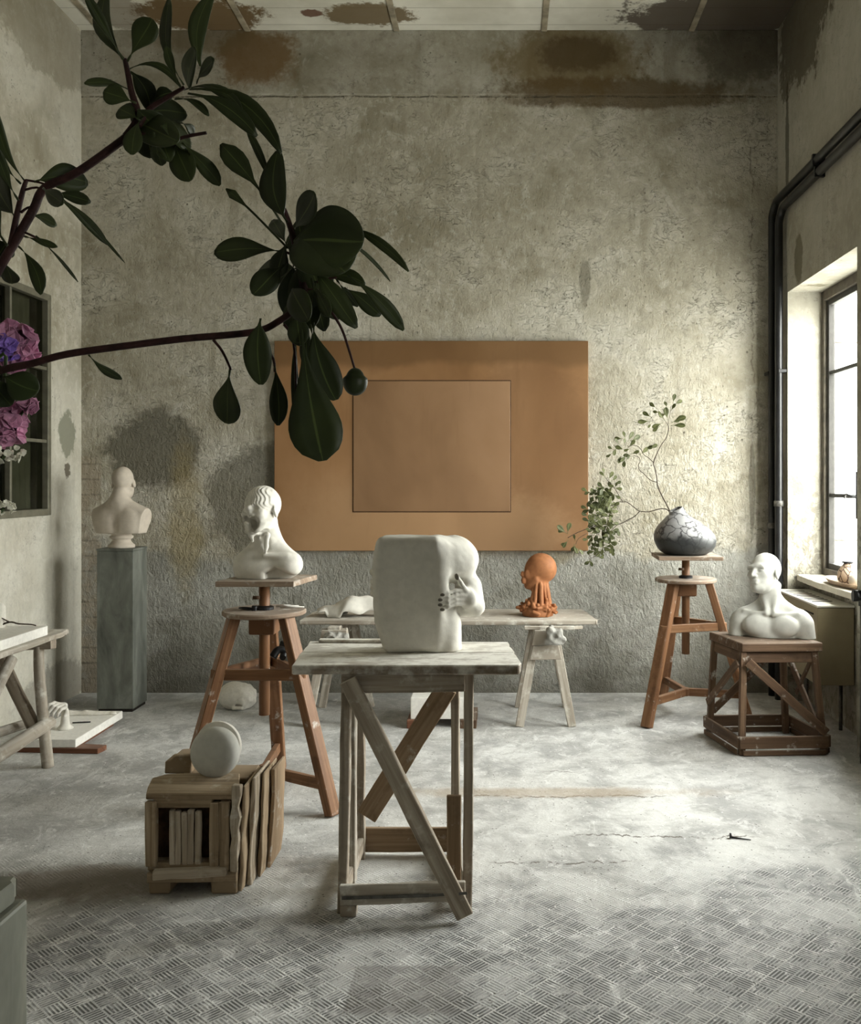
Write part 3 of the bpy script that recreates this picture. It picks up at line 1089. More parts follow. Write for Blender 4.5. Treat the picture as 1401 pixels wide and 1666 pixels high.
# ------------------------------------------------------------------ modelling stands (tripods)
def tripod(feet, board, disc_z, board_z, screw_bottom, label, group, hub_z, mid_z, rail_h=.052, mid_pairs=((0, 1), (1, 2), (2, 0)), disc_r=.2):
    c = Vector((sum(f[0] for f in feet) / 3, sum(f[1] for f in feet) / 3, 0))
    t = thing('modelling_stand', label, 'sculpture stand', c, group)
    legs = []
    for (x, y) in feet:
        f = Vector((x, y, 0))
        out = (f - c).normalized()
        top = c + out * (disc_r * .74) + Vector((0, 0, disc_z - .022))
        perp = Vector((-out.y, out.x, 0))
        o = beam('leg', f, top, .066, .05, M['oak'], t, ref=perp, bevel=.004)
        # feet cut flat on the floor
        for v in o.data.vertices:
            if v.co.z < .0: v.co.z = 0.0
        legs.append((f, top))

    def on(i, z):
        f, tp = legs[i]
        return f.lerp(tp, z / tp.z)
    for (i, j) in mid_pairs:
        a, b = on(i, mid_z), on(j, mid_z)
        d = (b - a).normalized()
        beam('cross_rail', a - d * .03, b + d * .03, rail_h, .028, M['oak'], t, ref=(0, 0, 1))
    for i in range(3):
        a = on(i, hub_z)
        h_ = Vector((c.x, c.y, hub_z))
        beam('floor_stretcher', a, h_ + (a - h_).normalized() * .018, .05, .03, M['oak'], t, ref=(0, 0, 1))
    link('hub', lathe([(.02, hub_z - .026), (.028, hub_z - .02), (.028, hub_z + .022), (.022, hub_z + .027)], (c.x, c.y, 0), 16), M['oak'], t)
    link('round_top', lathe([(disc_r - .008, disc_z - .024), (disc_r, disc_z - .018), (disc_r, disc_z - .006), (disc_r - .006, disc_z)], (c.x, c.y, 0), 56), M['discwood'], t)
    link('nut_block', box((c.x - .062, c.y - .062, disc_z - .115), (c.x + .062, c.y + .062, disc_z - .024), .008, 2), M['oak'], t)
    sc = link('screw_post', add_tube(bmesh.new(), [(c.x, c.y, screw_bottom), (c.x, c.y, disc_z - .1), (c.x, c.y, disc_z), (c.x, c.y, board_z - .026)], .026, n=20), M['oak'], t)
    link('peg', tube([(c.x - .05, c.y - .02, disc_z + .06), (c.x - .015, c.y - .02, disc_z + .06)], .009, n=10), M['oakdark'], sc)
    link('washer', lathe([(.045, disc_z), (.045, disc_z + .014), (.03, disc_z + .02)], (c.x, c.y, 0), 24), M['iron'], t)
    link('turning_board', slab(board, board_z - .026, board_z, .003, .003, (board[1][0] - board[0][0], board[1][1] - board[0][1]), 3), M['discwood'], t)
    return t, c, legs


FR = G(542, 1327); BK = G(455, 1251)
feetL = [(-1.51, 4.42), (FR.x, FR.y), (BK.x, BK.y)]
zb = 1.068
bl = [P(350, 945, 4.50), P(478, 948, 4.50), P(516, 935, 4.82), P(396, 934, 4.84)]
standL, cL, legsL = tripod(feetL, [(q.x, q.y) for q in bl], .917, zb, .405, 'tall oak tripod modelling stand holding the bust with the broken face', 'oak tripod modelling stands', .135, .625)
feetR = []
for q in (G(1052, 1184), G(1219, 1168), G(1077, 1138)):
    feetR.append((q.x, q.y))
cRx, cRy = sum(f[0] for f in feetR) / 3, sum(f[1] for f in feetR) / 3
bR = [(cRx - .205, cRy - .17), (cRx + .205, cRy - .19), (cRx + .215, cRy + .18), (cRx - .195, cRy + .20)]
standR, cR, legsR = tripod(feetR, bR, .90, 1.055, .40, 'oak tripod modelling stand holding the crackled pot near the right corner', 'oak tripod modelling stands', .15, .59)

# tools left on the round top of the left stand
dz = .917
for i, (a, b, r) in enumerate((((-1.13, 4.72), (-1.02, 4.74), .0045), ((-1.10, 4.68), (-.985, 4.70), .0045), ((-1.125, 4.76), (-1.065, 4.765), .004))):
    st = tube([(a[0], a[1], dz + r), (b[0], b[1], dz + r)], r, r * .6, 8)
    o = link('modelling_stick', st, M['whiteplastic'])
    tag(o,
        ('middle pale modelling stick lying on the left round stand top', 'pale modelling stick overhanging the right edge of the left round stand top', 'short pale modelling stick at the back of the left round stand top')[i], 'modelling tool', 'modelling sticks')
kp = thing('caliper', 'dark iron caliper lying left of the screw post on the round top', 'caliper', (-1.27, 4.66, dz))
for sg in (1, -1):
    link('jaw', add_tube(bmesh.new(), smooth_path([(-1.205, 4.60, dz + .008), (-1.235, 4.61 + sg * .020, dz + .008), (-1.265, 4.625 + sg * .022, dz + .008), (-1.29, 4.64 + sg * .004, dz + .008)]), .005, .003, 8), M['iron'], kp)
link('pivot', lathe([(.014, dz), (.014, dz + .02), (.01, dz + .024)], (-1.205, 4.60, 0), 14), M['iron'], kp)

# black spring clamp hooked on the stand's mid rail, behind the worktable's corner
cp = P(462, 1078, 4.72)
cl = thing('spring_clamp', 'black spring clamp on the left stand rail beside the worktable corner', 'clamp', (cp.x, cp.y, .65))
zc = .653
link('grip', tube(smooth_path([(cp.x - .05, 4.70, zc + .02), (cp.x - .02, 4.72, zc + .055), (cp.x + .05, 4.74, zc + .015)]), .02, .016, 12), M['iron'], cl, True)
link('jaw', add_beam(bmesh.new(), (cp.x - .03, 4.78, zc + .075), (cp.x + .085, 4.72, zc + .015), .035, .02), M['iron'], cl)
link('spring', tube([(cp.x + .0, 4.69, zc + .02), (cp.x + .0, 4.79, zc + .05)], .016, n=12), M['iron'], cl)

# ------------------------------------------------------------------ main worktable
T = thing('worktable', 'weathered tall worktable with crossed braces, holding the white block sculpture', 'table', (-.35, 3.62, 0))
zt = .895
FL, FRt, BRt, BLt = P(474, 1081, 3.36), P(851, 1081, 3.36), P(826, 1044, 3.85), P(505, 1044, 3.87)


def lerp2(a, b, f): return (a.x + (b.x - a.x) * f, a.y + (b.y - a.y) * f)


link('top_plank', slab([lerp2(FL, FRt, 0), lerp2(FL, FRt, .985), lerp2(FRt, BRt, .12), lerp2(FRt, BRt, .50), lerp2(FL, BLt, .50)], zt - .034, zt, .006, .004, (1, .02), 5), M['tabletop'], T)
link('top_plank', slab([lerp2(FL, BLt, .51), lerp2(FRt, BRt, .51), lerp2(FRt, BRt, 1), lerp2(FL, BLt, 1)], zt - .034, zt - .001, .006, .004, (1, .02), 5), M['tabletop'], T)
# chipped far edge strip standing proud at the left
e0 = Vector((*lerp2(FL, BLt, .93), zt)); e1 = Vector((*lerp2(FRt, BRt, .93), zt))
beam('edge_strip', e0 + Vector((.04, 0, .006)), e0.lerp(e1, .42) + Vector((0, 0, .006)), .03, .013, M['tabletop'], T, ref=(0, 1, 0), jit=.002)
# legs
yf, yk = 3.42, 3.90
zl = zt - .034


def W(px, py, Y): return P(px, py, Y)


g = M['grey']
beam('leg', (W(553, 1480, yf).x + .012, yf, 0), (W(561, 1095, yf).x + .008, yf, zl), .034, .045, g, T, ref=(1, 0, 0), jit=.002)
beam('leg', (W(760, 1455, yf).x, yf + .03, 0), (W(763, 1090, yf).x, yf + .03, zl), .034, .04, g, T, ref=(1, 0, 0), jit=.002)
beam('leg', (W(588, 1392, yk).x, yk, 0), (W(587, 1100, yk).x, yk, zl), .03, .045, g, T, ref=(1, 0, 0), jit=.002)
beam('leg', (W(741, 1392, yk).x, yk, 0), (W(741, 1100, yk).x, yk, zl), .034, .045, g, T, ref=(1, 0, 0), jit=.002)
beam('side_post', (W(574, 1430, 3.62).x, 3.62, .02), (W(574, 1120, 3.62).x, 3.62, zl - .02), .026, .05, M['pale'], T, ref=(1, 0, 0), jit=.002)
# aprons
beam('apron', (W(558, 1111, yf).x, yf - .032, .835), (W(757, 1111, yf).x, yf - .032, .84), .085, .02, g, T, ref=(0, 0, 1), jit=.003)
beam('apron', (W(580, 1111, yk).x, yk + .03, .82), (W(748, 1111, yk).x, yk + .03, .82), .08, .02, g, T, ref=(0, 0, 1), jit=.003)
beam('apron', (W(560, 1111, yf).x - .0, yf, .82), (W(584, 1111, yk).x, yk, .82), .07, .02, g, T, ref=(0, 0, 1))
beam('apron', (W(762, 1111, yf).x + .0, yf + .03, .82), (W(743, 1111, yk).x, yk, .82), .07, .02, g, T, ref=(0, 0, 1))
# floor rails
beam('floor_rail', (W(556, 1450, yf).x, yf - .034, .075), (W(758, 1445, yf).x, yf - .030, .085), .07, .022, M['pale'], T, ref=(0, 0, 1), jit=.003)
beam('floor_rail', (W(584, 1372, yk).x, yk + .03, .065), (W(745, 1372, yk).x, yk + .03, .065), .10, .022, M['tan'], T, ref=(0, 0, 1), jit=.002)
beam('floor_rail', (W(553, 1455, yf).x + .01, yf, .06), (W(588, 1390, yk).x, yk, .06), .06, .024, g, T, ref=(0, 0, 1))
beam('floor_rail', (W(760, 1455, yf).x, yf + .03, .07), (W(741, 1390, yk).x, yk, .07), .06, .024, M['pale'], T, ref=(0, 0, 1))
link('foot_block', box((W(557, 1475, yf).x, yf - .05, 0), (W(583, 1475, yf).x, yf - .008, .04), .004), M['grey'], T)
# crossed braces
yb_ = yf - .058
beam('brace', (W(566, 1100, yb_).x, yb_, W(566, 1106, yb_).z), (W(757, 1478, yb_ - .03).x, yb_ - .03, .022), .062, .026, M['grey'], T, ref=(1, 0, .5), jit=.002)
ybk = yk - .038
beam('brace', (W(728, 1118, ybk).x, ybk, W(728, 1118, ybk).z), (W(596, 1345, ybk).x, ybk, W(596, 1328, ybk).z), .085, .02, M['tan'], T, ref=(1, 0, -.5), jit=.002)
# short upright scrap board
q = W(739, 1435, yf - .0)
beam('upright_board', (q.x, yf - .008, .05), (q.x, yf - .008, W(739, 1292, yf).z), .052, .016, M['tan'], T, ref=(1, 0, 0), jit=.001)
# iron strap tied across the front
link('strap', add_beam(bmesh.new(), (W(560, 1452, yf).x, yf - .048, .068), (W(700, 1447, yf).x, yf - .05, .078), .012, .003, ref=(0, 0, 1)), M['strap'], T)
link('strap', add_beam(bmesh.new(), (W(700, 1447, yf).x, yf - .05, .078), (W(762, 1432, yf).x, yf - .108, .112), .010, .003, ref=(0, 0, 1)), M['strap'], T)

# ------------------------------------------------------------------ long bench by the back wall on two sawhorses
zb0 = .655
bench = slab([(-1.30, 6.05), (.16, 6.03), (.585, 6.06), (.60, 6.10), (.54, 6.57), (-.4, 6.58), (-1.28, 6.57)], zb0 - .028, zb0, .012, .004, (1, 0), 6)
tag(link('bench_board', bench, M['pale']), 'long dusty plank by the back wall carrying the terracotta head', 'plank')


def sawhorse(cx, label, spread=.165):
    t = thing('sawhorse', label, 'sawhorse', (cx, 6.24, 0), 'sawhorses under the long plank')
    zt_ = zb0 - .028
    link('top_beam', add_beam(bmesh.new(), (cx, 5.985, zt_ - .046), (cx, 6.50, zt_ - .046), .085, .075, ref=(0, 0, 1), jit=.002), M['pale'], t)
    for sy, yt, yfoot in ((0, 6.03, 5.975), (1, 6.45, 6.48)):
        for sx in (-1, 1):
            o = beam('leg', (cx + sx * spread, yfoot, 0), (cx + sx * .052, yt, zt_ - .02), .052, .036, M['pale'], t, ref=(1, 0, 0), jit=.0025)
            for v in o.data.vertices:
                if v.co.z < 0: v.co.z = 0
    for yy_, zz_ in ((5.985, .47), (6.475, .47)):
        k = spread - (spread - .052) * zz_ / zt_
        link('end_board', prism([(cx - k - .02, zz_ - .05), (cx + k + .02, zz_ - .045), (cx + k + .0, zz_ + .045), (cx - k - .0, zz_ + .04)], yy_ - .012 if yy_ < 6.2 else yy_ + .02, yy_ - .03 if yy_ < 6.2 else yy_ + .038, .003), M['pale'], t)
    link('gusset', prism([(cx - .09, zt_ - .115), (cx + .10, zt_ - .105), (cx + .085, zt_ - .02), (cx - .07, zt_ - .02)], 5.972, 5.955, .003), M['pale'], t)
    return t


sawR = sawhorse(.262, 'dusty sawhorse under the right end of the long plank')
sawL = sawhorse(-1.07, 'dusty sawhorse under the left end of the long plank, behind the worktable')
sp = slab([(.13, 5.985), (.44, 5.99), (.50, 6.02), (.13, 6.02)], zb0 - .050, zb0 - .029, .004, .003, (1, 0), 3)
tag(link('shim_board', sp, M['pale']), 'thin packing strip wedged under the long plank at the right sawhorse', 'board')

# ------------------------------------------------------------------ low square stand with the bust
S = thing('low_stand', 'low square brown wooden stand with diagonal braces, holding the turned bust', 'sculpture stand', (1.58, 5.55, 0))
th = math.radians(8.5)
o0 = Vector((1.327, 5.345, 0))
ex = Vector((math.cos(th * .35), math.sin(th * .35), 0)); ey = Vector((-math.sin(th) * 1.3, math.cos(th), 0))


def L(a, b, z): return o0 + ex * a + ey * b + Vector((0, 0, z))


D = M['oakdark']
tp = .63
c4 = [L(.005, -.005, 0), L(.472, -.005, 0), L(.46, .42, 0), L(-.005, .42, 0)]
link('top', slab([(q.x, q.y) for q in c4], tp - .05, tp, .004, .005, (1, 0.05), 3), M['oakdark'], S)
wd = .50
base = [(.012, .012), (wd - .015, .012), (wd - .015, .46), (.012, .46)]
topc = [(.03, .03), (.435, .03), (.435, .40), (.02, .40)]
for (a, b), (c_, d_) in zip(base, topc):
    o = beam('leg', L(a, b, 0), L(c_, d_, tp - .05), .036, .036, D, S, ref=ex)
    for v in o.data.vertices:
        if v.co.z < 0: v.co.z = 0
for z, h, pts, off in ((.075, .068, base, .024), (tp - .085, .06, topc, .0)):
    for i in range(4):
        a, b = pts[i], pts[(i + 1) % 4]
        A, B = L(*a, z), L(*b, z)
        n_ = (B - A).cross(Vector((0, 0, 1))).normalized() * off
        dd = (B - A).normalized() * (.018 if off else 0)
        beam('base_rail' if off else 'apron', A + n_ - dd, B + n_ + dd, h, .018, D, S, ref=(0, 0, 1))
for i in range(4):
    a, b = base[i], base[(i + 1) % 4]
    A, B = L(*a, .018), L(*b, .018)
    n_ = (B - A).cross(Vector((0, 0, 1))).normalized() * .03
    beam('runner', A + n_, B + n_, .03, .014, M['oakdark'], S, ref=(0, 0, 1))
beam('brace', L(.035, -.012, tp - .10), L(.485, -.016, .125), .05, .016, D, S, ref=(0, 0, 1))
beam('brace', L(-.002, .03, tp - .11), L(-.012, .43, .20), .045, .016, D, S, ref=(0, 0, 1))
beam('brace', L(.46, .03, .14), L(.455, .40, tp - .11), .045, .016, D, S, ref=(0, 0, 1))
beam('brace', L(.42, .43, tp - .10), L(.03, .46, .14), .045, .016, D, S, ref=(0, 0, 1))
beam('brace', L(.42, .03, tp - .1), L(.47, .30, .28), .03, .014, D, S, ref=(0, 0, 1))

# ------------------------------------------------------------------ pedestals
x0, x1, y0, y1 = -2.712, -2.470, 6.345, 6.59
ped = thing('pedestal', 'tall grey-green patinated pedestal in the left corner under the bust seen from behind', 'pedestal', (-2.59, 6.46, 0))
link('shaft', box((x0, y0, .02), (x1, y1, 1.072), .003), M['zinc'], ped)
link('cap', box((x0 - .003, y0 - .003, 1.072), (x1 + .003, y1 + .003, 1.088), .003), M['zinc'], ped)
link('plinth', box((x0 + .008, y0 + .008, 0), (x1 - .008, y1 - .008, .02)), M['dark'], ped)

FY, FZ = 1.56, .90                     # far right edge and top of the front pedestal
fx1 = P(46, 1500, FY).x
fped = thing('pedestal', 'worn grey-green wooden pedestal cut off at the lower left corner, nearest the camera', 'pedestal', (fx1 - .2, 1.34, 0))
b_ = bmesh.new()
add_box(b_, (fx1 - .42, 1.12, 0), (fx1, FY, FZ - .035), .006, 2)
link('shaft', b_, M['worn'], fped)
link('cap', slab([(fx1 - .425, 1.118), (fx1 - .012, 1.117), (fx1 - .004, 1.3), (fx1 - .010, FY - .02), (fx1 - .02, FY + .002), (fx1 - .425, FY + .002)], FZ - .035, FZ, .008, .005, (0, 1), 5), M['worn'], fped)

# ------------------------------------------------------------------ left trestle table
tl = thing('trestle_table', 'rustic pole trestle table at the left wall, carrying a white slab', 'table', (-2.75, 4.6, 0))
zt2 = .70
link('top_plank', slab([(-2.62, 3.4), (-2.40, 3.4), (-2.385, 4.3), (-2.375, 5.14), (-2.40, 5.24), (-2.62, 5.22)], zt2, zt2 + .028, .012, .005, (0, 1), 6), M['pale'], tl)
link('top_plank', slab([(-2.99, 3.4), (-2.63, 3.4), (-2.63, 5.20), (-2.99, 5.22)], zt2, zt2 + .028, .01, .005, (0, 1), 5), M['pale'], tl)
pg = M['pale']
zfar = 5.10
for yy_ in (zfar, 3.7):
    link('leg', tube(smooth_path([(-2.455, yy_ + .03, 0), (-2.475, yy_ + .02, .25), (-2.487, yy_ + .0, .5), (-2.485, yy_ - .01, zt2 - .04)]), .031, .026, 12), pg, tl)
    link('leg', tube(smooth_path([(-2.95, yy_ + .02, 0), (-2.94, yy_, .35), (-2.92, yy_, zt2 - .04)]), .03, .026, 12), pg, tl)
    beam('cross_bearer', (-2.97, yy_, zt2 - .036), (-2.41, yy_, zt2 - .03), .055, .06, M['grey'], tl, ref=(0, 0, 1), jit=.004)
    beam('trestle_leg', (-2.50, yy_ + .02, .16), (-2.72, yy_, zt2 - .06), .055, .04, M['grey'], tl, ref=(1, 0, .3), jit=.004)
    beam('trestle_leg', (-2.93, yy_ + .04, .14), (-2.66, yy_ + .03, zt2 - .06), .05, .035, M['pale'], tl, ref=(1, 0, .3), jit=.004)
link('side_rail', tube(smooth_path([(-2.46, 5.16, .235), (-2.47, 4.6, .20), (-2.46, 4.1, .20), (-2.46, 3.62, .21)]), .036, .04, 10), pg, tl)
link('side_rail', tube(smooth_path([(-2.60, 5.20, .22), (-2.75, 4.9, .20), (-2.95, 4.5, .18)]), .026, .03, 10), pg, tl)
link('knee_brace', tube(smooth_path([(-2.60, 5.03, .60), (-2.57, 4.75, .42), (-2.5, 4.4, .24)]), .03, .028, 10), pg, tl)

ws = box((-2.98, 3.5, zt2 + .0285), (-2.408, 5.03, zt2 + .078), .004, 2)
tag(link('plaster_slab', ws, M['slab']), 'white plaster slab lying on the left trestle table', 'plaster slab')

# slab on the floor behind that table, on a reddish board
rb = slab([(-2.78, 5.41), (-2.29, 5.375), (-2.275, 5.46), (-2.46, 5.49), (-2.46, 6.0), (-2.78, 6.0)], 0, .03, .004, .003, (1, 0), 2)
tag(link('board', rb, M['redwood']), 'reddish brown board end poking out under the front of the floor slab', 'board')
fs = box((-2.76, 5.395, .0305), (-2.425, 6.06, .078), .004, 2)
tag(link('plaster_slab', fs, M['slab']), 'white plaster slab on the floor by the left wall bearing a sculpted hand', 'plaster slab')

# ------------------------------------------------------------------ crate with plaster disc
K = thing('crate', 'old splintered wooden crate on the floor left of the worktable', 'crate', (-1.16, 3.72, 0))
yc = 3.56


def C(px, py, Y=yc): return P(px, py, Y)


kw = M['crate']
L0, R0 = C(237, 1300).x, C(388, 1300).x
# feet
link('foot', add_box(bmesh.new(), (C(242, 1450).x, yc, 0), (C(276, 1450).x, yc + .30, .085), .005), kw, K)
link('foot', add_box(bmesh.new(), (C(343, 1450).x, yc, 0), (C(386, 1450).x, yc + .30, .09), .005), kw, K)
# floor boards and carcass
link('bottom_board', add_box(bmesh.new(), (L0 + .005, yc + .005, .085), (R0 - .003, yc + .34, .115), .003), kw, K)
link('back_board', add_beam(bmesh.new(), (L0, yc + .33, .23), (R0, yc + .33, .23), .24, .02, ref=(0, 0, 1), jit=.003), kw, K)
link('side_board', add_beam(bmesh.new(), (L0 + .012, yc + .02, .22), (L0 + .012, yc + .34, .22), .23, .02, ref=(0, 0, 1), jit=.003), kw, K)
link('inner_back', add_box(bmesh.new(), (L0 + .02, yc + .06, .11), (R0 - .02, yc + .07, .35)), M['rust'], K)
# front frame
z_t, z_b = C(0, 1304).z, C(0, 1412).z
beam('front_stile', (C(246, 0).x, yc + .006, C(0, 1410).z), (C(246, 0).x, yc + .006, z_t), .043, .026, kw, K, ref=(1, 0, 0), jit=.002)
beam('front_stile', (C(349, 0).x, yc + .004, C(0, 1412).z), (C(349, 0).x, yc + .004, z_t - .004), .036, .024, kw, K, ref=(1, 0, 0), jit=.002)
beam('front_stile', (C(366, 0).x, yc + .002, C(0, 1414).z), (C(366, 0).x, yc + .002, z_t + .0), .038, .026, kw, K, ref=(1, 0, 0), jit=.002)
beam('front_rail', (C(252, 0).x, yc + .008, C(0, 1308).z), (C(345, 0).x, yc + .008, C(0, 1308).z), .032, .02, kw, K, ref=(0, 0, 1), jit=.002)
beam('broken_edge', (C(381, 0).x, yc - .004, C(0, 1416).z), (C(386, 0).x, yc - .002, C(0, 1276).z), .03, .03, M['splinter'], K, ref=(1, 0, 0), jit=.006, seg_len=.04)
beam('front_sill', (C(252, 0).x, yc - .012, C(0, 1420).z), (C(371, 0).x, yc - .010, C(0, 1415).z), .034, .03, M['splinter'], K, ref=(0, 0, 1), jit=.004, seg_len=.06)
beam('front_rail', (C(240, 0).x, yc + .006, C(0, 1428).z), (C(386, 0).x, yc + .006, C(0, 1425).z), .04, .03, kw, K, ref=(0, 0, 1), jit=.003)
# split slats inside the opening
for i, px in enumerate((280, 289, 300, 309, 321)):
    beam('slat', (C(px, 0).x, yc + .012, C(0, 1408).z), (C(px + (1 if i > 2 else -.5), 0).x, yc + .008 + .004 * (i % 2), C(0, 1318 + (i % 3) * 2).z), .0215, .02, M['splinter'], K, ref=(1, 0, 0), jit=.002, seg_len=.05)
# sloping lid board: outline chipped at the left shoulder
lid = bmesh.new()
pts = [C(237, 1302), C(388, 1302), C(390, 1268, yc + .17), C(300, 1268, yc + .17), C(272, 1269, yc + .17), C(247, 1276, yc + .13), C(240, 1290, yc + .05)]
lo_ = [lid.verts.new(q) for q in pts]
hi_ = [lid.verts.new(q + Vector((0, .004, .024))) for q in pts]
lid.faces.new(hi_); lid.faces.new(lo_[::-1])
for i in range(len(pts)):
    lid.faces.new((lo_[i], lo_[(i + 1) % len(pts)], hi_[(i + 1) % len(pts)], hi_[i]))
bmesh.ops.recalc_face_normals(lid, faces=lid.faces)
bmesh.ops.bevel(lid, geom=list(lid.edges), offset=.004, segments=1, affect='EDGES')
uv_ = uvl(lid)
for f in lid.faces:
    for l in f.loops:
        l[uv_].uv = (l.vert.co.x, l.vert.co.y + l.vert.co.z)
link('lid_board', lid, kw, K)
zl_ = C(0, 1268, yc + .17).z
link('lid_board', add_box(bmesh.new(), (L0 + .06, yc + .175, zl_ - .02), (R0 - .01, yc + .35, zl_ + .004), .004), kw, K)
link('top_block', prism([(C(276, 0, 3.86).x, zl_), (C(318, 0, 3.86).x, zl_), (C(318, 0, 3.86).x, zl_ + .075), (C(292, 0, 3.86).x, zl_ + .072), (C(286, 0, 3.86).x, zl_ + .055), (C(277, 0, 3.86).x, zl_ + .05)], 3.80, 3.90, .004), kw, K)
# thin boards stacked against the right side
for i, (dx, za, zb_, y_, mt) in enumerate(((.014, .02, .40, 3.575, 'crate'), (.034, .02, .415, 3.62, 'splinter'), (.055, .03, .41, 3.68, 'crate'), (.074, .05, .40, 3.75, 'tan'))):
    o = beam('side_board', (R0 + dx - .012, y_ + .12, za * .2), (R0 + dx + .004, y_ + .12, zb_ * 1.0), .25 - .02 * i, .014, M[mt], K, ref=(0, 1, 0), jit=.005, seg_len=.08)
    for v in o.data.vertices:
        if v.co.z < 0: v.co.z = 0

# plaster disc leaning on the crate's block
dc = C(351, 1230, 3.74)
ax = Vector((-.16, -.96, .10)).normalized()
rr = .0975
prof = [(.0, .048), (.03, .047), (.06, .044), (.08, .038), (.091, .028), (.097, .012), (.0975, -.004), (.095, -.018), (.085, -.026)]
db = bmesh.new()
u_ = ax.cross(Vector((0, 0, 1))).normalized(); v_ = u_.cross(ax)
cz = zl_ + .008 + rr
ctr = Vector((dc.x, 3.735, cz))
rings = []
nn = 56
for r, d_ in prof[1:]:
    rings.append([db.verts.new(ctr + u_ * math.cos(2 * PI * k / nn) * r + v_ * math.sin(2 * PI * k / nn) * r * 1.0 + ax * d_) for k in range(nn)])
for i in range(len(rings) - 1):
    for k in range(nn):
        db.faces.new((rings[i][k], rings[i + 1][k], rings[i + 1][(k + 1) % nn], rings[i][(k + 1) % nn]))
db.faces.new(rings[0]); db.faces.new(rings[-1][::-1])
bmesh.ops.recalc_face_normals(db, faces=db.faces)
tag(link('plaster_disc', db, M['plaster_grey'], None, True, 50), 'round domed grey plaster disc standing on edge on the wooden crate', 'plaster disc')
d2 = bmesh.new()
c2 = ctr + Vector((-.012, .075, .004))
rings = []
for r, d_ in ((.086, .01), (.095, .006), (.0965, 0), (.095, -.012), (.086, -.016)):
    rings.append([d2.verts.new(c2 + u_ * math.cos(2 * PI * k / nn) * r + v_ * math.sin(2 * PI * k / nn) * r + ax * d_) for k in range(nn)])
for i in range(len(rings) - 1):
    for k in range(nn):
        d2.faces.new((rings[i][k], rings[i + 1][k], rings[i + 1][(k + 1) % nn], rings[i][(k + 1) % nn]))
d2.faces.new(rings[0]); d2.faces.new(rings[-1][::-1])
bmesh.ops.recalc_face_normals(d2, faces=d2.faces)
tag(link('plaster_disc', d2, M['plaster'], None, True, 50), 'thin white plaster disc showing behind the domed disc on the crate', 'plaster disc')

# ------------------------------------------------------------------ white block on battens under the bench
wb = thing('plaster_block', 'white plaster block resting on wood battens on the floor behind the worktable', 'plaster block', (-.42, 6.08, 0))
link('block', box((P(668, 0, 5.94).x, 5.94, .055), (P(768, 0, 5.94).x, 6.26, .19), .004, 2), M['slab'], wb)
tag(link('batten', add_beam(bmesh.new(), (P(662, 0, 5.92).x + .06, 5.92, .028), (P(662, 0, 5.92).x + .06, 6.26, .028), .12, .054, ref=(1, 0, 0)), M['redwood'], wb), 'reddish wood batten')
link('batten', add_beam(bmesh.new(), (P(762, 0, 5.92).x, 5.92, .028), (P(762, 0, 5.92).x, 6.26, .028), .10, .054, ref=(1, 0, 0)), M['oakdark'], wb)

# iron nail on the floor
na, nb_ = G(1189, 1364), G(1222, 1368)
nl = thing('nail', 'bent dark iron nail lying on the cracked floor right of the worktable', 'nail', (na.x, na.y, 0))
link('shank', tube([(na.x, na.y, .005), (nb_.x, nb_.y, .004)], .004, .002, 8), M['iron'], nl)
link('nail_head', tube([(na.x - .004, na.y, .012), (na.x + .002, na.y, .012)], .011, n=10), M['iron'], nl)
# ------------------------------------------------------------------ sculpted heads and busts
def head(p, c, R, ears=True, face=True, s=1.0):
    """life-size head looking along local -y; c = middle of the skull, R = 3x3 turn"""
    q = ((p - np.array(c)) @ R) / s
    d = sd_ell(q, (0, .022, .03), (.076, .098, .088))
    d = smin(d, sd_ell(q, (0, -.030, -.035), (.060, .062, .088)), .035)
    d = smin(d, sd_ell(q, (0, -.012, -.065), (.053, .055, .05)), .03)
    d = smin(d, sd_ell(q, (0, -.066, -.100), (.026, .024, .020)), .025)
    for sx in (-1, 1):
        d = smin(d, sd_cap(q, (sx * .056, .0, -.05), (sx * .030, -.055, -.098), .016, .014), .02)
        d = smin(d, sd_ell(q, (sx * .043, -.062, -.022), (.020, .018, .018)), .02)
    if face:
        d = smin(d, sd_cap(q, (-.040, -.078, .020), (.040, -.078, .020), .013), .018)
        for sx in (-1, 1):
            d = ssub(d, sd_ell(q, (sx * .031, -.098, -.002), (.021, .024, .014)), .014)
            d = smin(d, sd_ell(q, (sx * .030, -.0735, -.003), (.0150, .011, .0085)), .006)
            d = ssub(d, sd_cap(q, (sx * .019, -.0845, -.0065), (sx * .042, -.080, -.0065), .0016), .002)
            d = smin(d, sd_cap(q, (sx * .014, -.092, .016), (sx * .050, -.078, .016), .0055), .010)
        d = smin(d, sd_cap(q, (0, -.090, .008), (0, -.110, -.033), .0085, .0125), .012)
        for sx in (-1, 1):
            d = smin(d, sd_ell(q, (sx * .0135, -.101, -.036), (.0085, .011, .008)), .006)
        d = smin(d, sd_ell(q, (0, -.088, -.066), (.026, .014, .020)), .012)
        d = smin(d, sd_cap(q, (-.020, -.094, -.0625), (.020, -.094, -.0625), .0055), .006)
        d = smin(d, sd_cap(q, (-.016, -.096, -.075), (.016, -.096, -.075), .0068), .006)
        d = ssub(d, sd_cap(q, (-.022, -.103, -.0685), (.022, -.103, -.0685), .0025), .004)
        d = ssub(d, sd_ell(q, (0, -.108, -.086), (.016, .010, .005)), .008)
    if ears:
        for sx in (-1, 1):
            Re = rot(0, sx * -8, sx * 18)
            e = sd_ell(q, (sx * .078, .012, -.012), (.010, .020, .032), Re)
            e = ssub(e, sd_ell(q, (sx * .089, .008, -.008), (.008, .011, .019), Re), .005)
            d = smin(d, e, .006)
    return d * s


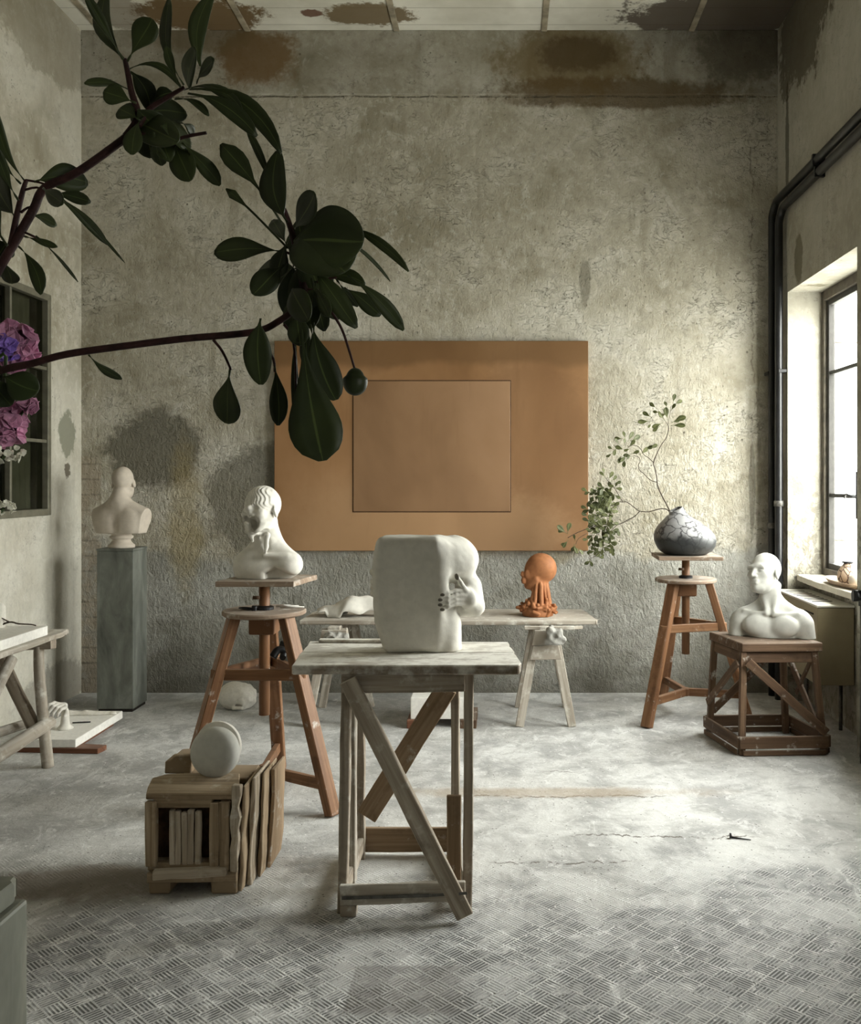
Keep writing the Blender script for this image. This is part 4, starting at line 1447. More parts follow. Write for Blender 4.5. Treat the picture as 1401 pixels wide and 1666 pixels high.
def torso(p, w=1.0, lean=0.0, arm=True):
    d = sd_ell(p, (0, .02, .02), (.165 * w, .098, .17))
    for sx in (-1, 1):
        d = smin(d, sd_ell(p, (sx * .172 * w, .012, .092), (.066, .068, .072)), .05)
        if arm:
            d = smin(d, sd_cap(p, (sx * .192 * w, .012, .08), (sx * .212 * w, .0, -.05), .060, .056), .022)
        d = smin(d, sd_cap(p, (sx * .01, .045, .215), (sx * .150 * w, .03, .135), .048, .034), .05)
        d = smin(d, sd_ell(p, (sx * .082 * w, -.060, .075), (.082 * w, .040, .066)), .022)
        d = smin(d, sd_cap(p, (sx * .022, -.070, .150), (sx * .155 * w, -.030, .150), .010, .012), .022)
        d = smin(d, sd_ell(p, (sx * .085, .105, .07), (.07, .022, .075)), .04)
    d = ssub(d, sd_cap(p, (0, -.128, .13), (0, -.135, -.05), .022), .03)
    d = ssub(d, sd_cap(p, (0, .150, .17), (0, .142, -.05), .020), .03)
    return d


# --- turned bust on the low stand (right)
def f_right(p):
    hc = (-.042, -.020, .395)
    Rh = rot(-13, 0, -31) @ rot(0, -8, 0)
    q = p
    d = torso(q, 1.0)
    d = smin(d, sd_cap(p, (0, .035, .13), (-.015, .022, .31), .060, .056), .045)
    d = smin(d, sd_cap(p, (.018, -.066, .158), (.040, .03, .315), .012, .014), .03)
    d = smin(d, sd_cap(p, (-.02, -.066, .158), (-.060, .02, .30), .010, .012), .03)
    d = ssub(d, sd_ell(p, (0, -.098, .165), (.016, .020, .014)), .02)
    d = smin(d, head(p, hc, Rh, s=1.07), .018)
    d = d + .0012 * wob(p, 55, 3)
    return np.maximum(d, -p[..., 2])


bq = P(1251, 1040, 5.60)
b1 = sculpt(f_right, (-.31, -.20, -.006), (.31, .22, .55), .0046, (1.565, 5.575, tp), math.radians(-20), .95)
tag(link('bust', b1, M['plaster_grey'], None, True), 'pale grey male bust with shaved head turned aside, on the low brown stand', 'bust')


# --- bust with the broken open face (left tripod)
def f_left(p):
    hc = (-.012, -.012, .335)
    Rh = rot(-3, 0, -24) @ rot(0, -4, 0)
    d = sd_ell(p, (-.005, .015, .03), (.128, .085, .100))
    d = smin(d, sd_ell(p, (.120, .0, .062), (.066, .070, .055)), .05)
    d = smin(d, sd_ell(p, (-.088, .012, .055), (.060, .062, .062)), .04)
    d = smin(d, sd_cap(p, (.02, .035, .20), (.122, .015, .085), .044, .036), .06)
    d = smin(d, sd_cap(p, (-.01, .035, .19), (-.09, .02, .09), .040, .034), .05)
    d = smin(d, sd_cap(p, (.012, .03, .10), (.010, .022, .27), .055, .052), .04)
    d = smin(d, sd_cap(p, (.014, -.055, .118), (.120, -.035, .108), .010, .012), .02)
    d = smin(d, head(p, hc, Rh, face=False, s=1.0), .018)
    q = (p - np.array(hc)) @ Rh
    # clay-tooled scalp
    ang = q[..., 0] * 520 + q[..., 2] * 210
    st = np.sin(ang + 2.5 * np.sin(q[..., 2] * 75) + 3.5 * wob(p, 80, 5)) * np.clip((.06 - q[..., 1]) / .1, 0, 1) * np.clip((q[..., 2] + .02) / .05, 0, 1)
    d = d - .0028 * st
    # torn face: hollow with ragged rims
    cav = sd_ell(q, (-.008, -.080, -.066), (.043, .052, .056)) + .020 * wob(p, 95, 8) + .010 * wob(p, 170, 18)
    d = ssub(d, cav, .008)
    cav2 = sd_ell(p, (.020, -.066, .185), (.036, .042, .058)) + .018 * wob(p, 100, 9) + .009 * wob(p, 180, 19)
    d = ssub(d, cav2, .008)
    eye = sd_ell(q, (.034, -.092, .006), (.022, .024, .016)) + .004 * wob(p, 90, 10)
    d = ssub(d, eye, .006)
    # lumps where the nose and lip were
    for (a, r) in (((-.004, -.088, .002), .014), ((.004, -.088, -.015), .013), ((-.016, -.082, -.010), .011), ((.016, -.082, -.026), .010), ((-.004, -.080, -.032), .009)):
        d = smin(d, np.linalg.norm(q - np.array(a), axis=-1) - r + .004 * wob(p, 110, 11), .008)
    fl = .006 * wob(p, 85, 14)
    d = smin(d, sd_cap(q, (-.026, -.066, -.070), (-.004, -.060, -.150), .016, .010) + fl, .016)
    d = smin(d, sd_cap(p, (.030, -.050, .215), (.026, -.066, .140), .014, .008) + fl, .014)
    # hanging front cut on the slant
    cut = (p[..., 2] - .020 - .42 * (p[..., 0] - .02)) * .9
    frontcut = np.maximum(cut * -1, -(p[..., 1] + .045))
    d = ssub(d, np.maximum(np.maximum(p[..., 2] - .055 + .5 * np.abs(p[..., 0] - .07), p[..., 1] + .02), -(p[..., 0] - .02)), .02)
    fr = np.clip((.03 - p[..., 1]) / .05, 0, 1) * np.clip((p[..., 2] - .12) / .05, 0, 1)
    d = d + .0016 * wob(p, 60, 4) + .0022 * fr * wob(p, 190, 15)
    return np.maximum(d, -p[..., 2])


lb = P(433, 940, 4.66)
b2 = sculpt(f_left, (-.21, -.17, -.006), (.23, .17, .475), .0040, (cL.x - .005, cL.y + .01, zb), 0, 1.0)
tag(link('bust', b2, M['plaster'], None, True), 'white bust with broken hollow face and sloping shoulders on the left tripod', 'bust')


# --- bust seen from behind on the corner pedestal (turned away from the camera: local +y faces us after a half turn)
def f_back(p):
    d = sd_ell(p, (0, .01, .06), (.22, .095, .15))
    for sx in (-1, 1):
        d = smin(d, sd_ell(p, (sx * .175, .0, .100), (.085, .070, .062)), .04)
        d = smin(d, sd_cap(p, (0, .035, .225), (sx * .165, .01, .128), .046, .034), .06)
        d = smin(d, sd_ell(p, (sx * .085, .075, .085), (.062, .030, .070)), .04)
    d = ssub(d, sd_cap(p, (0, .125, .20), (0, .118, -.05), .020), .03)
    d = smin(d, sd_cap(p, (0, .03, .15), (-.004, .02, .30), .054, .050), .04)
    d = smin(d, head(p, (-.006, -.010, .355), rot(2, 3, 14), s=.93), .015)
    hw = .160 + .22 * np.clip(p[..., 2], 0, .2)
    keep = np.abs(p[..., 0]) - hw
    d = np.where(p[..., 2] < .24, np.maximum(d, keep), d)
    return np.maximum(d, -p[..., 2])


pz = 1.088
bb_ = thing('bust', 'warm white bust seen from behind, on a turned socle atop the corner pedestal', 'bust', (-2.592, 6.465, pz))
link('figure', sculpt(f_back, (-.24, -.16, -.006), (.24, .16, .47), .0048, (-2.592, 6.465, pz + .098), math.radians(172), .97), M['plaster_warm'], bb_, True)
link('socle', lathe([(.085, 0), (.088, .006), (.086, .018), (.074, .026), (.068, .034), (.060, .046), (.060, .056), (.070, .062), (.076, .068), (.076, .078), (.066, .084), (.064, .092), (.090, .096), (.09, .101)], (-2.595, 6.465, pz), 40), M['plaster_warm'], bb_, True)

# --- terracotta head (profile left) rising from a knot of coils
rs = np.random.RandomState(5)
coils = []
for i in range(95):
    a = rs.uniform(0, 2 * PI)
    r = rs.uniform(.03, .112)
    z = .016 + rs.uniform(.2, 1) * .088 * max(.1, 1.12 - (r / .118) ** 2)
    c0 = np.array((r * math.cos(a), r * math.sin(a), z + .01))
    dr = rs.normal(size=3) * np.array((1, 1, .6)); dr /= np.linalg.norm(dr)
    coils.append((c0 - dr * rs.uniform(.018, .036), c0 + dr * rs.uniform(.018, .036), rs.uniform(.0085, .0135)))
strands = []
for i in range(22):
    a = rs.uniform(-2.6, 2.2)
    r0, r1 = rs.uniform(.045, .060), rs.uniform(.058, .085)
    strands.append((np.array((r0 * math.cos(a) * .8 + .012, r0 * math.sin(a), .21 + rs.uniform(-.01, .025))), np.array((r1 * math.cos(a + rs.uniform(-.15, .15)) + .008, r1 * math.sin(a), .055)), rs.uniform(.0075, .012)))


def f_clay(p):
    d = head(p, (.0, .0, .293), rot(0, 0, -104), ears=False, face=False, s=1.0)
    for (q_, r_) in (((-.098, -.018, .268), .015), ((-.101, -.016, .284), .010), ((-.094, -.020, .238), .016), ((-.092, -.018, .222), .013), ((-.070, -.030, .29), .016)):
        d = smin(d, np.linalg.norm(p - np.array(q_), axis=-1) - r_, .010)
    d = smin(d, sd_ell(p, (.028, .022, .302), (.098, .092, .092)), .02)
    d = smin(d, sd_cap(p, (.014, .0, .05), (.010, .004, .24), .052, .050), .02)
    for a, b, r in strands:
        d = smin(d, sd_cap(p, a, b, r * .85, r * 1.15), .006)
    d = smin(d, sd_ell(p, (0, 0, .022), (.104, .096, .066)), .02)
    for a, b, r in coils:
        d = smin(d, sd_cap(p, a, b, r), .004)
    return np.maximum(d, -p[..., 2])


b4 = sculpt(f_clay, (-.15, -.15, -.006), (.15, .15, .42), .0040, (.222, 6.26, zb0 + .0006), 0, 1.0)
tag(link('terracotta_head', b4, M['clay'], None, True), 'orange terracotta head with stringy neck on the long plank', 'sculpture')


# --- large white block hugged by a bowed figure
def f_block(p):
    q = p.copy()
    tz = q[..., 2]
    # slab, leaning slightly, narrower at the foot
    wx_ = .134 - .030 * np.clip((.12 - tz) / .12, 0, 1) - .012 * np.clip((tz - .33) / .1, 0, 1)
    sh = .016 * (tz - .2) / .2
    qq = np.stack([(q[..., 0] + .062 - .5 * (.12 - np.clip(tz, 0, .12)) * .22) / wx_ * .134, q[..., 1] + sh, q[..., 2]], -1)
    d = sd_box(qq, (0, -.01, .219), (.137, .085, .222), .030)
    # foot of drapery at the lower right front
    d = smin(d, sd_cap(p, (.082, -.03, .02), (.085, -.02, .20), .034, .030), .04)
    d = smin(d, sd_cap(p, (.105, .0, .0), (.095, .01, .10), .024, .03), .04)
    # bowed head and neck over the right edge
    d = smin(d, sd_ell(p, (.098, .045, .345), (.098, .105, .092), rot(0, 18, 0)), .035)
    d = smin(d, sd_ell(p, (.070, -.03, .36), (.055, .05, .07)), .04)
    d = smin(d, sd_cap(p, (.06, -.065, .40), (.072, -.07, .23), .022, .014), .03)
    d = smin(d, sd_ell(p, (.150, .05, .21), (.050, .07, .085)), .03)
    # far arm and elbow
    d = smin(d, sd_cap(p, (.165, .055, .235), (.192, .05, .160), .036, .028), .03)
    d = smin(d, sd_cap(p, (.115, .02, .16), (.185, .05, .15), .022, .026), .02)
    # near hand: palm, four fingers pointing left, thumb up
    d = smin(d, sd_ell(p, (.148, -.026, .205), (.036, .020, .040), rot(0, -12, 18)), .014)
    d = smin(d, sd_cap(p, (.165, -.015, .19), (.185, .03, .165), .026, .028), .02)
    for i, (z0, x1, z1, r) in enumerate(((.232, .062, .222, .0088), (.214, .054, .203, .0092), (.197, .054, .184, .0088), (.181, .062, .166, .0075))):
        k1 = (.112, -.060, z0 + .002)
        d = smin(d, sd_cap(p, (.145, -.040, z0), k1, r * 1.15, r * 1.05), .004)
        d = smin(d, sd_cap(p, k1, (.084, -.078, (z0 + z1) / 2), r * 1.05, r), .004)
        d = smin(d, sd_cap(p, (.084, -.078, (z0 + z1) / 2), (x1, -.087, z1), r, r * .85), .004)
    d = smin(d, sd_cap(p, (.152, -.034, .226), (.130, -.050, .262), .0115, .0105), .006)
    d = smin(d, sd_cap(p, (.130, -.050, .262), (.118, -.056, .284), .0105, .009), .005)
    # other hand's fingertips curling round the left edge
    for i, z in enumerate((.300, .262, .238, .216)):
        d = smin(d, sd_cap(p, (-.178, .055, z), (-.212, .028, z - .004), .011, .011), .006)
        d = smin(d, sd_cap(p, (-.212, .028, z - .004), (-.204, .000, z - .008), .011, .009), .005)
    # tool dents
    d = d + .0048 * wob(p, 24, 21) + .0022 * wob(p, 65, 22) + .0008 * wob(p, 160, 24)
    d = ssub(d, sd_ell(p, (-.06, -.06, .455), (.10, .05, .016)) + .008 * wob(p, 60, 23), .012)
    return np.maximum(d, -p[..., 2])


bkx, bky = -.295, 3.665
bk = thing('block_sculpture', 'big white block sculpture embraced by a bowed figure, on the worktable', 'sculpture', (bkx, bky, zt))
link('body', sculpt(f_block, (-.26, -.16, -.006), (.26, .20, .47), .0042, (bkx, bky, zt + .0006), 0, 1.0), M['plaster'], bk, True)
# darkened nails
nails = bmesh.new()
for (c, n_) in (((.0640, -.0945, .2225), (-.35, -1, .05)), ((.0560, -.0945, .2035), (-.35, -1, .05)), ((.0560, -.094, .1845), (-.35, -1, .05)), ((.0640, -.092, .1665), (-.35, -1, .05)), ((.1170, -.0645, .287), (-.1, -1, .35))):
    nv = Vector(n_).normalized()
    al = Vector((-1, .3, 0)) if c[2] < .25 else Vector((-.3, 0, 1))
    al = (al - nv * al.dot(nv)).normalized()
    wi_ = nv.cross(al)
    b_ = bmesh.new()
    bmesh.ops.create_uvsphere(b_, u_segments=12, v_segments=8, radius=1)
    sc_ = (.0105, .0062, .0035) if c[2] < .25 else (.0135, .0085, .004)
    for v in b_.verts:
        v.co = Vector((bkx, bky, zt)) + Vector(c) + al * v.co.x * sc_[0] + wi_ * v.co.y * sc_[1] + nv * v.co.z * sc_[2]
    merge(nails, b_)
tag(link('nails', nails, plain('dark_wash', (.16, .145, .12), .7), bk, True), 'dark finger nails')


# --- plaster head lump on the floor
def f_lump(p):
    d = sd_ell(p, (-.02, 0, .085), (.105, .10, .095))
    d = smin(d, sd_ell(p, (.06, -.01, .075), (.07, .085, .078)), .04)
    front = np.clip((p[..., 0] + .01) / .05, 0, 1)
    d = d + (.014 * wob(p, 75, 31) + .008 * wob(p, 150, 32)) * front + .002 * wob(p, 40, 33)
    d = ssub(d, sd_ell(p, (.030, -.088, .040), (.024, .022, .011)) + .004 * wob(p, 120, 34), .006)
    d = smin(d, sd_cap(p, (.0, -.085, .02), (.05, -.085, .018), .012, .012) + .004 * wob(p, 130, 35), .01)
    return np.maximum(d, -p[..., 2])


lp = G(386, 1152)
b6 = sculpt(f_lump, (-.15, -.13, -.006), (.15, .13, .2), .0045, (lp.x, lp.y, 0), 0, 1.0)
tag(link('head_sculpture', b6, M['plaster_rough'], None, True), 'crumbling white plaster head lying on the floor behind the left tripod', 'sculpture')


# --- crusted plaster lumps on the sawhorses
def crust(seed, w, d_, h_):
    r2 = np.random.RandomState(seed)
    bl_ = [(np.array((r2.uniform(-w, w), r2.uniform(-d_, d_), r2.uniform(0, h_))), r2.uniform(.014, .03)) for _ in range(12)]

    def fn(p):
        d = sd_box(p, (0, 0, h_ * .5), (w * .75, d_ * .8, h_ * .5), .015)
        for c, r in bl_:
            d = smin(d, np.linalg.norm(p - c, axis=-1) - r, .012)
        d = d + .011 * wob(p, 90, seed) + .006 * wob(p, 200, seed + 1)
        d = ssub(d, sd_ell(p, (-.01, -d_ - .012, h_ * .55), (w * .35, .03, h_ * .22)), .01)
        return np.maximum(d, -p[..., 2])
    return fn


b7 = sculpt(crust(41, .060, .034, .10), (-.12, -.09, -.006), (.12, .09, .16), .0045, (.318, 5.905, .525), 0, 1.0)
k7 = thing('plaster_rag', 'crusted grey plaster rag draped on the right sawhorse end', 'rag', (.318, 5.93, .525))
link('lump', b7, M['plaster_crust'], k7, True)
link('peg', tube([(.318, 5.90, .57), (.318, 5.985, .57)], .014, n=10), M['pale'], k7)
b8 = sculpt(crust(52, .075, .034, .075), (-.14, -.09, -.006), (.14, .09, .14), .0045, (-1.06, 5.905, .525), 0, 1.0)
k8 = thing('plaster_rag', 'crusted grey plaster rag draped on the left sawhorse end', 'rag', (-1.06, 5.93, .525))
link('lump', b8, M['plaster_crust'], k8, True)
link('peg', tube([(-1.06, 5.90, .56), (-1.06, 5.985, .56)], .014, n=10), M['pale'], k8)

# --- arched white plaster shell on the plank
sh = bmesh.new()
nu, nv = 34, 16
prof = [(0, .052), (.06, .066), (.12, .088), (.20, .128), (.28, .134), (.36, .122), (.44, .095), (.52, .088), (.56, .07)]


def ev(u):
    for (a, za), (b, zb2) in zip(prof, prof[1:]):
        if u <= b: return za + (zb2 - za) * (u - a) / (b - a)
    return prof[-1][1]


rs = np.random.RandomState(4)
grid = []
for i in range(nu + 1):
    u = .56 * i / nu
    row = []
    for j in range(nv + 1):
        v = j / nv
        top_ = ev(u)
        front = 1 - abs(v - .5) * 2
        lowf = .004 + (0 if .05 < u < .17 or u > .5 else .030 + .012 * math.sin(u * 40))
        z = lowf + (top_ - lowf) * (math.sin(PI * v) ** .7)
        z += .006 * math.sin(u * 70 + v * 9) * front
        y = (v - .5) * (.15 + .05 * math.sin(u * 11)) + .01 * math.sin(u * 23)
        row.append(sh.verts.new((-1.215 + u + .01 * math.sin(v * 9 + u * 30), 6.24 + y, zb0 + max(z, .001))))
    grid.append(row)
for i in range(nu):
    for j in range(nv):
        sh.faces.new((grid[i][j], grid[i + 1][j], grid[i + 1][j + 1], grid[i][j + 1]))
bmesh.ops.recalc_face_normals(sh, faces=sh.faces)
so = link('plaster_shell', sh, M['plaster'], None, True)
md = so.modifiers.new('thick', 'SOLIDIFY'); md.thickness = .012; md.offset = -1
tag(so, 'arched white plaster shell with wavy edges at the left of the long plank', 'sculpture')


# --- hand sculpture on the floor slab
def f_hand(p):
    d = sd_cap(p, (0, 0, 0), (.0, 0, .098), .028, .020)
    d = smin(d, sd_ell(p, (0, 0, 0), (.045, .04, .02)) + .004 * wob(p, 90, 61), .02)
    d = smin(d, sd_ell(p, (-.020, -.002, .128), (.034, .030, .022), rot(0, -32, 0)), .02)
    for i in range(4):
        L_ = (.9, 1.0, .95, .8)[i]
        k0 = np.array((-.052 + .021 * i, -.024 - .002 * i, .158 - .009 * i))
        k1 = k0 + np.array((-.016, -.030 * L_, -.004))
        k2 = k1 + np.array((-.020, -.006, -.030)) * L_
        k3 = k2 + np.array((-.006, .010, -.020)) * L_
        d = smin(d, sd_cap(p, (-.012 + .004 * i, -.004, .135), k0, .014, .0105), .008)
        d = smin(d, sd_cap(p, k0, k1, .0105, .0095), .003)
        d = smin(d, sd_cap(p, k1, k2, .0095, .0085), .003)
        d = smin(d, sd_cap(p, k2, k3, .0085, .007), .003)
    t0, t1, t2 = np.array((.010, -.010, .112)), np.array((.020, -.036, .100)), np.array((.012, -.052, .086))
    d = smin(d, sd_cap(p, t0, t1, .012, .011), .006)
    d = smin(d, sd_cap(p, t1, t2, .0105, .008), .004)
    d = d + .0012 * wob(p, 90, 62)
    return np.maximum(d, -p[..., 2])


hp = G(106, 1186, .078)
b9 = sculpt(f_hand, (-.13, -.09, -.006), (.07, .08, .18), .0036, (hp.x, hp.y, .0786), math.radians(8), 1.02)
tag(link('hand_sculpture', b9, M['plaster'], None, True), 'white sculpted hand with drooping fingers standing on the floor slab', 'sculpture')


def f_ridge(p):
    d = sd_cap(p, (-.16, 0, .0), (.13, .02, .0), .030, .022) + .010 * wob(p, 45, 71) + .004 * wob(p, 110, 72)
    return np.maximum(d, -p[..., 2])


b10 = sculpt(f_ridge, (-.24, -.08, -.006), (.2, .09, .06), .0045, (-2.575, 5.95, .0786), 0, 1.0)
tag(link('plaster_relief', b10, M['plaster_rough'], None, True), 'lumpy white plaster ridge along the back of the floor slab', 'sculpture')
stk = tube([(-2.60, 5.74, .084), (-2.50, 5.76, .084)], .004, n=8)
tag(link('modelling_stick', stk, M['iron']), 'dark short tool lying on the floor slab beside the hand', 'modelling tool')


# --- lump and twig on the left table slab
def f_stub(p):
    d = sd_cap(p, (0, 0, .0), (.01, .01, .10), .05, .035) + .008 * wob(p, 60, 81)
    return np.maximum(d, -p[..., 2])


tz = zt2 + .0785
b11 = sculpt(f_stub, (-.1, -.1, -.006), (.1, .1, .17), .005, (P(-8, 1000, 4.95).x, 4.95, tz), 0, 1.0)
tag(link('plaster_stub', b11, M['plaster_rough'], None, True), 'small rough plaster stub at the back of the left table slab', 'sculpture')
tw = tube(smooth_path([(-2.63, 4.93, tz + .006), (-2.57, 4.95, tz + .03), (-2.53, 4.97, tz + .018), (-2.48, 4.99, tz + .012), (-2.455, 5.0, tz + .004)]), .005, .003, 8)
add_tube(tw, [(-2.57, 4.95, tz + .03), (-2.60, 4.93, tz + .055)], .004, .002, 6)
tag(link('twig', tw, M['twig']), 'thin dark twig lying on the left table slab', 'twig')

# --- things on the window sill
tray = bmesh.new()
tn = 40
txc, tyc, sz = XR + .142, 5.93, .8865
rings = []
for (r, z) in ((.45, 0), (.80, .004), (1.0, .030), (.985, .036), (.78, .012), (.40, .008)):
    rings.append([tray.verts.new((txc + .085 * r * math.cos(2 * PI * k / tn), tyc + .30 * r * math.sin(2 * PI * k / tn), sz + z)) for k in range(tn)])
for i in range(len(rings) - 1):
    for k in range(tn):
        tray.faces.new((rings[i][k], rings[i][(k + 1) % tn], rings[i + 1][(k + 1) % tn], rings[i + 1][k]))
tray.faces.new(rings[0][::-1]); tray.faces.new(rings[-1])
uv_ = uvl(tray)
for f in tray.faces:
    for l in f.loops: l[uv_].uv = (l.vert.co.y, l.vert.co.x)
tag(link('tray', tray, M['tray'], None, True), 'shallow oval wooden tray on the bright window sill', 'tray')
gz = sz + .0095
gv_ = thing('gourd_vase', 'round veined brown vase with black rim on the window sill tray', 'vase', (txc - .005, 5.88, gz))
link('body', lathe([(.02, 0), (.045, .010), (.062, .035), (.066, .062), (.058, .090), (.042, .115), (.030, .130), (.027, .138)], (txc - .005, 5.88, gz), 36), M['gourd'], gv_, True)
link('rim', lathe([(.027, .137), (.038, .140), (.039, .146), (.028, .150), (.015, .149)], (txc - .005, 5.88, gz), 30), M['iron'], gv_, True)
tag(link('wooden_ball', lathe([(.012, 0), (.030, .008), (.042, .025), (.045, .042), (.040, .060), (.026, .076), (.010, .083)], (txc + .0, 5.76, gz), 28), M['plaster_warm'], None, True), 'small pale ball in the sill tray beside the veined vase', 'ball')
tag(link('cup', lathe([(.022, 0), (.026, .004), (.032, .055), (.034, .062), (.030, .062), (.027, .02), (.01, .015)], (XR + .19, 6.12, .8865), 28), M['whiteplastic'], None, True), 'small white cup at the far end of the window sill', 'cup')
# ------------------------------------------------------------------ leaves
def add_leaf(bm, base, tip, width, normal, bend=0.0, wide=.62, petiole=.18, cup=.12, droop=0.0):
    """one obovate leaf blade from base to tip; bend bows it sideways, in its own plane"""
    base, tip = Vector(base), Vector(tip)
    ax = tip - base
    L_ = ax.length
    ax.normalize()
    n = Vector(normal) - ax * Vector(normal).dot(ax)
    n.normalize()
    s = ax.cross(n)
    uv = uvl(bm)
    N = 18 if width > .03 else 10
    rows = []
    for i in range(N + 1):
        f = i / N
        if f < petiole:
            w = max(.03, .0026 / width)
        else:
            g_ = (f - petiole) / (1 - petiole)
            k = math.log(.5) / math.log(wide)
            w = max(.03, math.sin(PI * min(1, g_ ** k)) ** (.50 if g_ > wide else .90))
            if i == N: w = .16
        c = base + ax * (L_ * f) + s * (bend * L_ * 4 * f * (1 - f)) + n * (-droop * L_ * f * f + .03 * L_ * math.sin(f * 5))
        row = []
        for j, a in enumerate((-1, -.5, 0, .5, 1)):
            row.append((bm.verts.new(c + s * (a * w * width / 2) + n * (cup * w * width * (abs(a) ** 1.5) * .6)), (f, .5 + a * .5)))
        rows.append(row)
    for i in range(N):
        for j in range(4):
            q = (rows[i][j], rows[i][j + 1], rows[i + 1][j + 1], rows[i + 1][j])
            fc = bm.faces.new([x[0] for x in q])
            fc.smooth = True
            for l, x in zip(fc.loops, q):
                l[uv].uv = x[1]


def thick(o, t_):
    md = o.modifiers.new('thick', 'SOLIDIFY')
    md.thickness = t_
    md.offset = 0


rl = random.Random(11)


def leaf_px(bm, bx, by, tx, ty, w, bend=0.0, Y=1.18, **k):
    Y0 = Y + rl.uniform(-.03, .03)
    Y1 = Y0 + rl.uniform(-.05, .05)
    b, t_ = P(bx, by, Y0), P(tx, ty, Y1)
    tilt = rl.uniform(-.35, .35)
    n = Vector((rl.uniform(-.25, .25), -1, tilt))
    add_leaf(bm, b, t_, w * Y / F * 1.08, n, bend, **k)


def P12(pts, Y=1.18): return [P(x, y, Y) for x, y in pts]


vx, vy, vz = fx1 - .20, 1.30, FZ + .0005
vase = thing('flower_vase', 'grey ceramic vase on the front pedestal holding the dark branches', 'vase', (vx, vy, vz))
link('body', lathe([(.045, 0), (.052, .01), (.066, .09), (.062, .17), (.042, .225), (.036, .25), (.040, .262), (.035, .262), (.031, .24)], (vx, vy, vz), 36), M['ceramic'], vase, True)
mouth = Vector((vx, vy, vz + .2))

# lower long branch with the drooping cluster
B1 = thing('leafy_branch', 'long dark branch reaching right with the big drooping leaf cluster before the tan panel', 'branch', mouth, 'dark leafy branches from the front pedestal')
path = [mouth, mouth + Vector((.03, -.03, .18))] + P12([(-110, 640), (0, 603), (50, 592), (110, 576), (210, 562), (300, 551), (413, 540), (456, 521), (484, 500)])
link('stem', tube(smooth_path(path, 5), .0050, .0042, 10), M['trunkred'], B1)
st = tube(smooth_path(P12([(480, 503), (494, 470), (486, 423), (474, 375), (462, 340)]), 5), .0065, .003, 8)
for pp in ([(486, 423), (470, 412), (456, 408)], [(488, 455), (505, 448), (528, 452)], [(490, 470), (515, 470), (530, 455), (548, 452)],
           [(347, 553), (362, 572), (376, 602)], [(462, 528), (474, 545), (480, 580), (482, 640)], [(538, 505), (556, 535), (568, 570), (577, 600)],
           [(515, 455), (530, 490), (540, 508)], [(430, 560), (445, 585), (447, 605)], [(497, 500), (500, 520), (500, 535)]):
    link('petiole', tube(smooth_path(P12(pp), 4), .0018, .0014, 6), M['trunkred'], B1)
link('twig', st, M['trunkred'], B1)
f1 = bmesh.new()
for a in ((458, 362, 359, 232, 34, .02, dict(petiole=.42)), (468, 404, 366, 306, 15, .02, dict(petiole=.72, wide=.6)), (460, 337, 398, 206, 13, .02, {}),
          (468, 362, 450, 243, 44, -.10, dict(petiole=.1, wide=.45)), (470, 404, 443, 356, 26, 0, {}), (480, 372, 510, 314, 40, .05, dict(petiole=.05)),
          (575, 372, 663, 441, 15, -.07, dict(petiole=.02, wide=.5)), (560, 388, 636, 458, 6, -.05, dict(petiole=.02, wide=.5)),
          (478, 414, 347, 410, 37, .05, dict(petiole=.18, wide=.66)), (484, 436, 408, 462, 56, .0, dict(petiole=.05, wide=.5)), (466, 428, 412, 478, 40, 0, dict(wide=.55)),
          (524, 458, 594, 462, 24, -.16, dict(wide=.55)), (546, 452, 582, 500, 15, 0, {}), (560, 468, 619, 513, 27, -.03, dict(petiole=.08)),
          (566, 448, 657, 537, 23, -.05, dict(petiole=.1)), (510, 438, 580, 532, 32, 0, dict(petiole=.08, wide=.5)), (512, 458, 535, 514, 21, 0, {}),
          (488, 425, 506, 532, 50, 0, dict(petiole=.05, wide=.5)), (492, 400, 522, 478, 44, 0, dict(petiole=.05, wide=.5)), (482, 495, 488, 562, 34, 0, {}), (500, 440, 540, 470, 34, 0, {}),
          (510, 525, 546, 650, 50, .06, dict(petiole=.08)), (505, 528, 521, 592, 24, 0, {}), (483, 535, 479, 690, 13, 0, dict(petiole=.05)),
          (424, 518, 424, 626, 42, .04, dict(petiole=.08, wide=.5)), (447, 596, 452, 692, 28, -.04, dict(petiole=.05)),
          (375, 596, 368, 690, 46, .0, dict(petiole=.12, wide=.64)), (144, 577, 198, 618, 15, .05, dict(petiole=.1)),
          (478, 430, 474, 520, 40, .03, dict(petiole=.05, wide=.5)), (494, 455, 470, 540, 34, 0, {}), (506, 452, 528, 540, 26, 0, {}), (520, 470, 552, 520, 22, .04, {}), (470, 385, 448, 450, 30, 0, {}), (500, 505, 498, 600, 22, 0, {}),
          (486, 350, 500, 440, 46, 0, dict(petiole=.05, wide=.5)), (476, 470, 500, 520, 40, 0, dict(petiole=.02, wide=.5))):
    leaf_px(f1, *a[:6], **a[6])
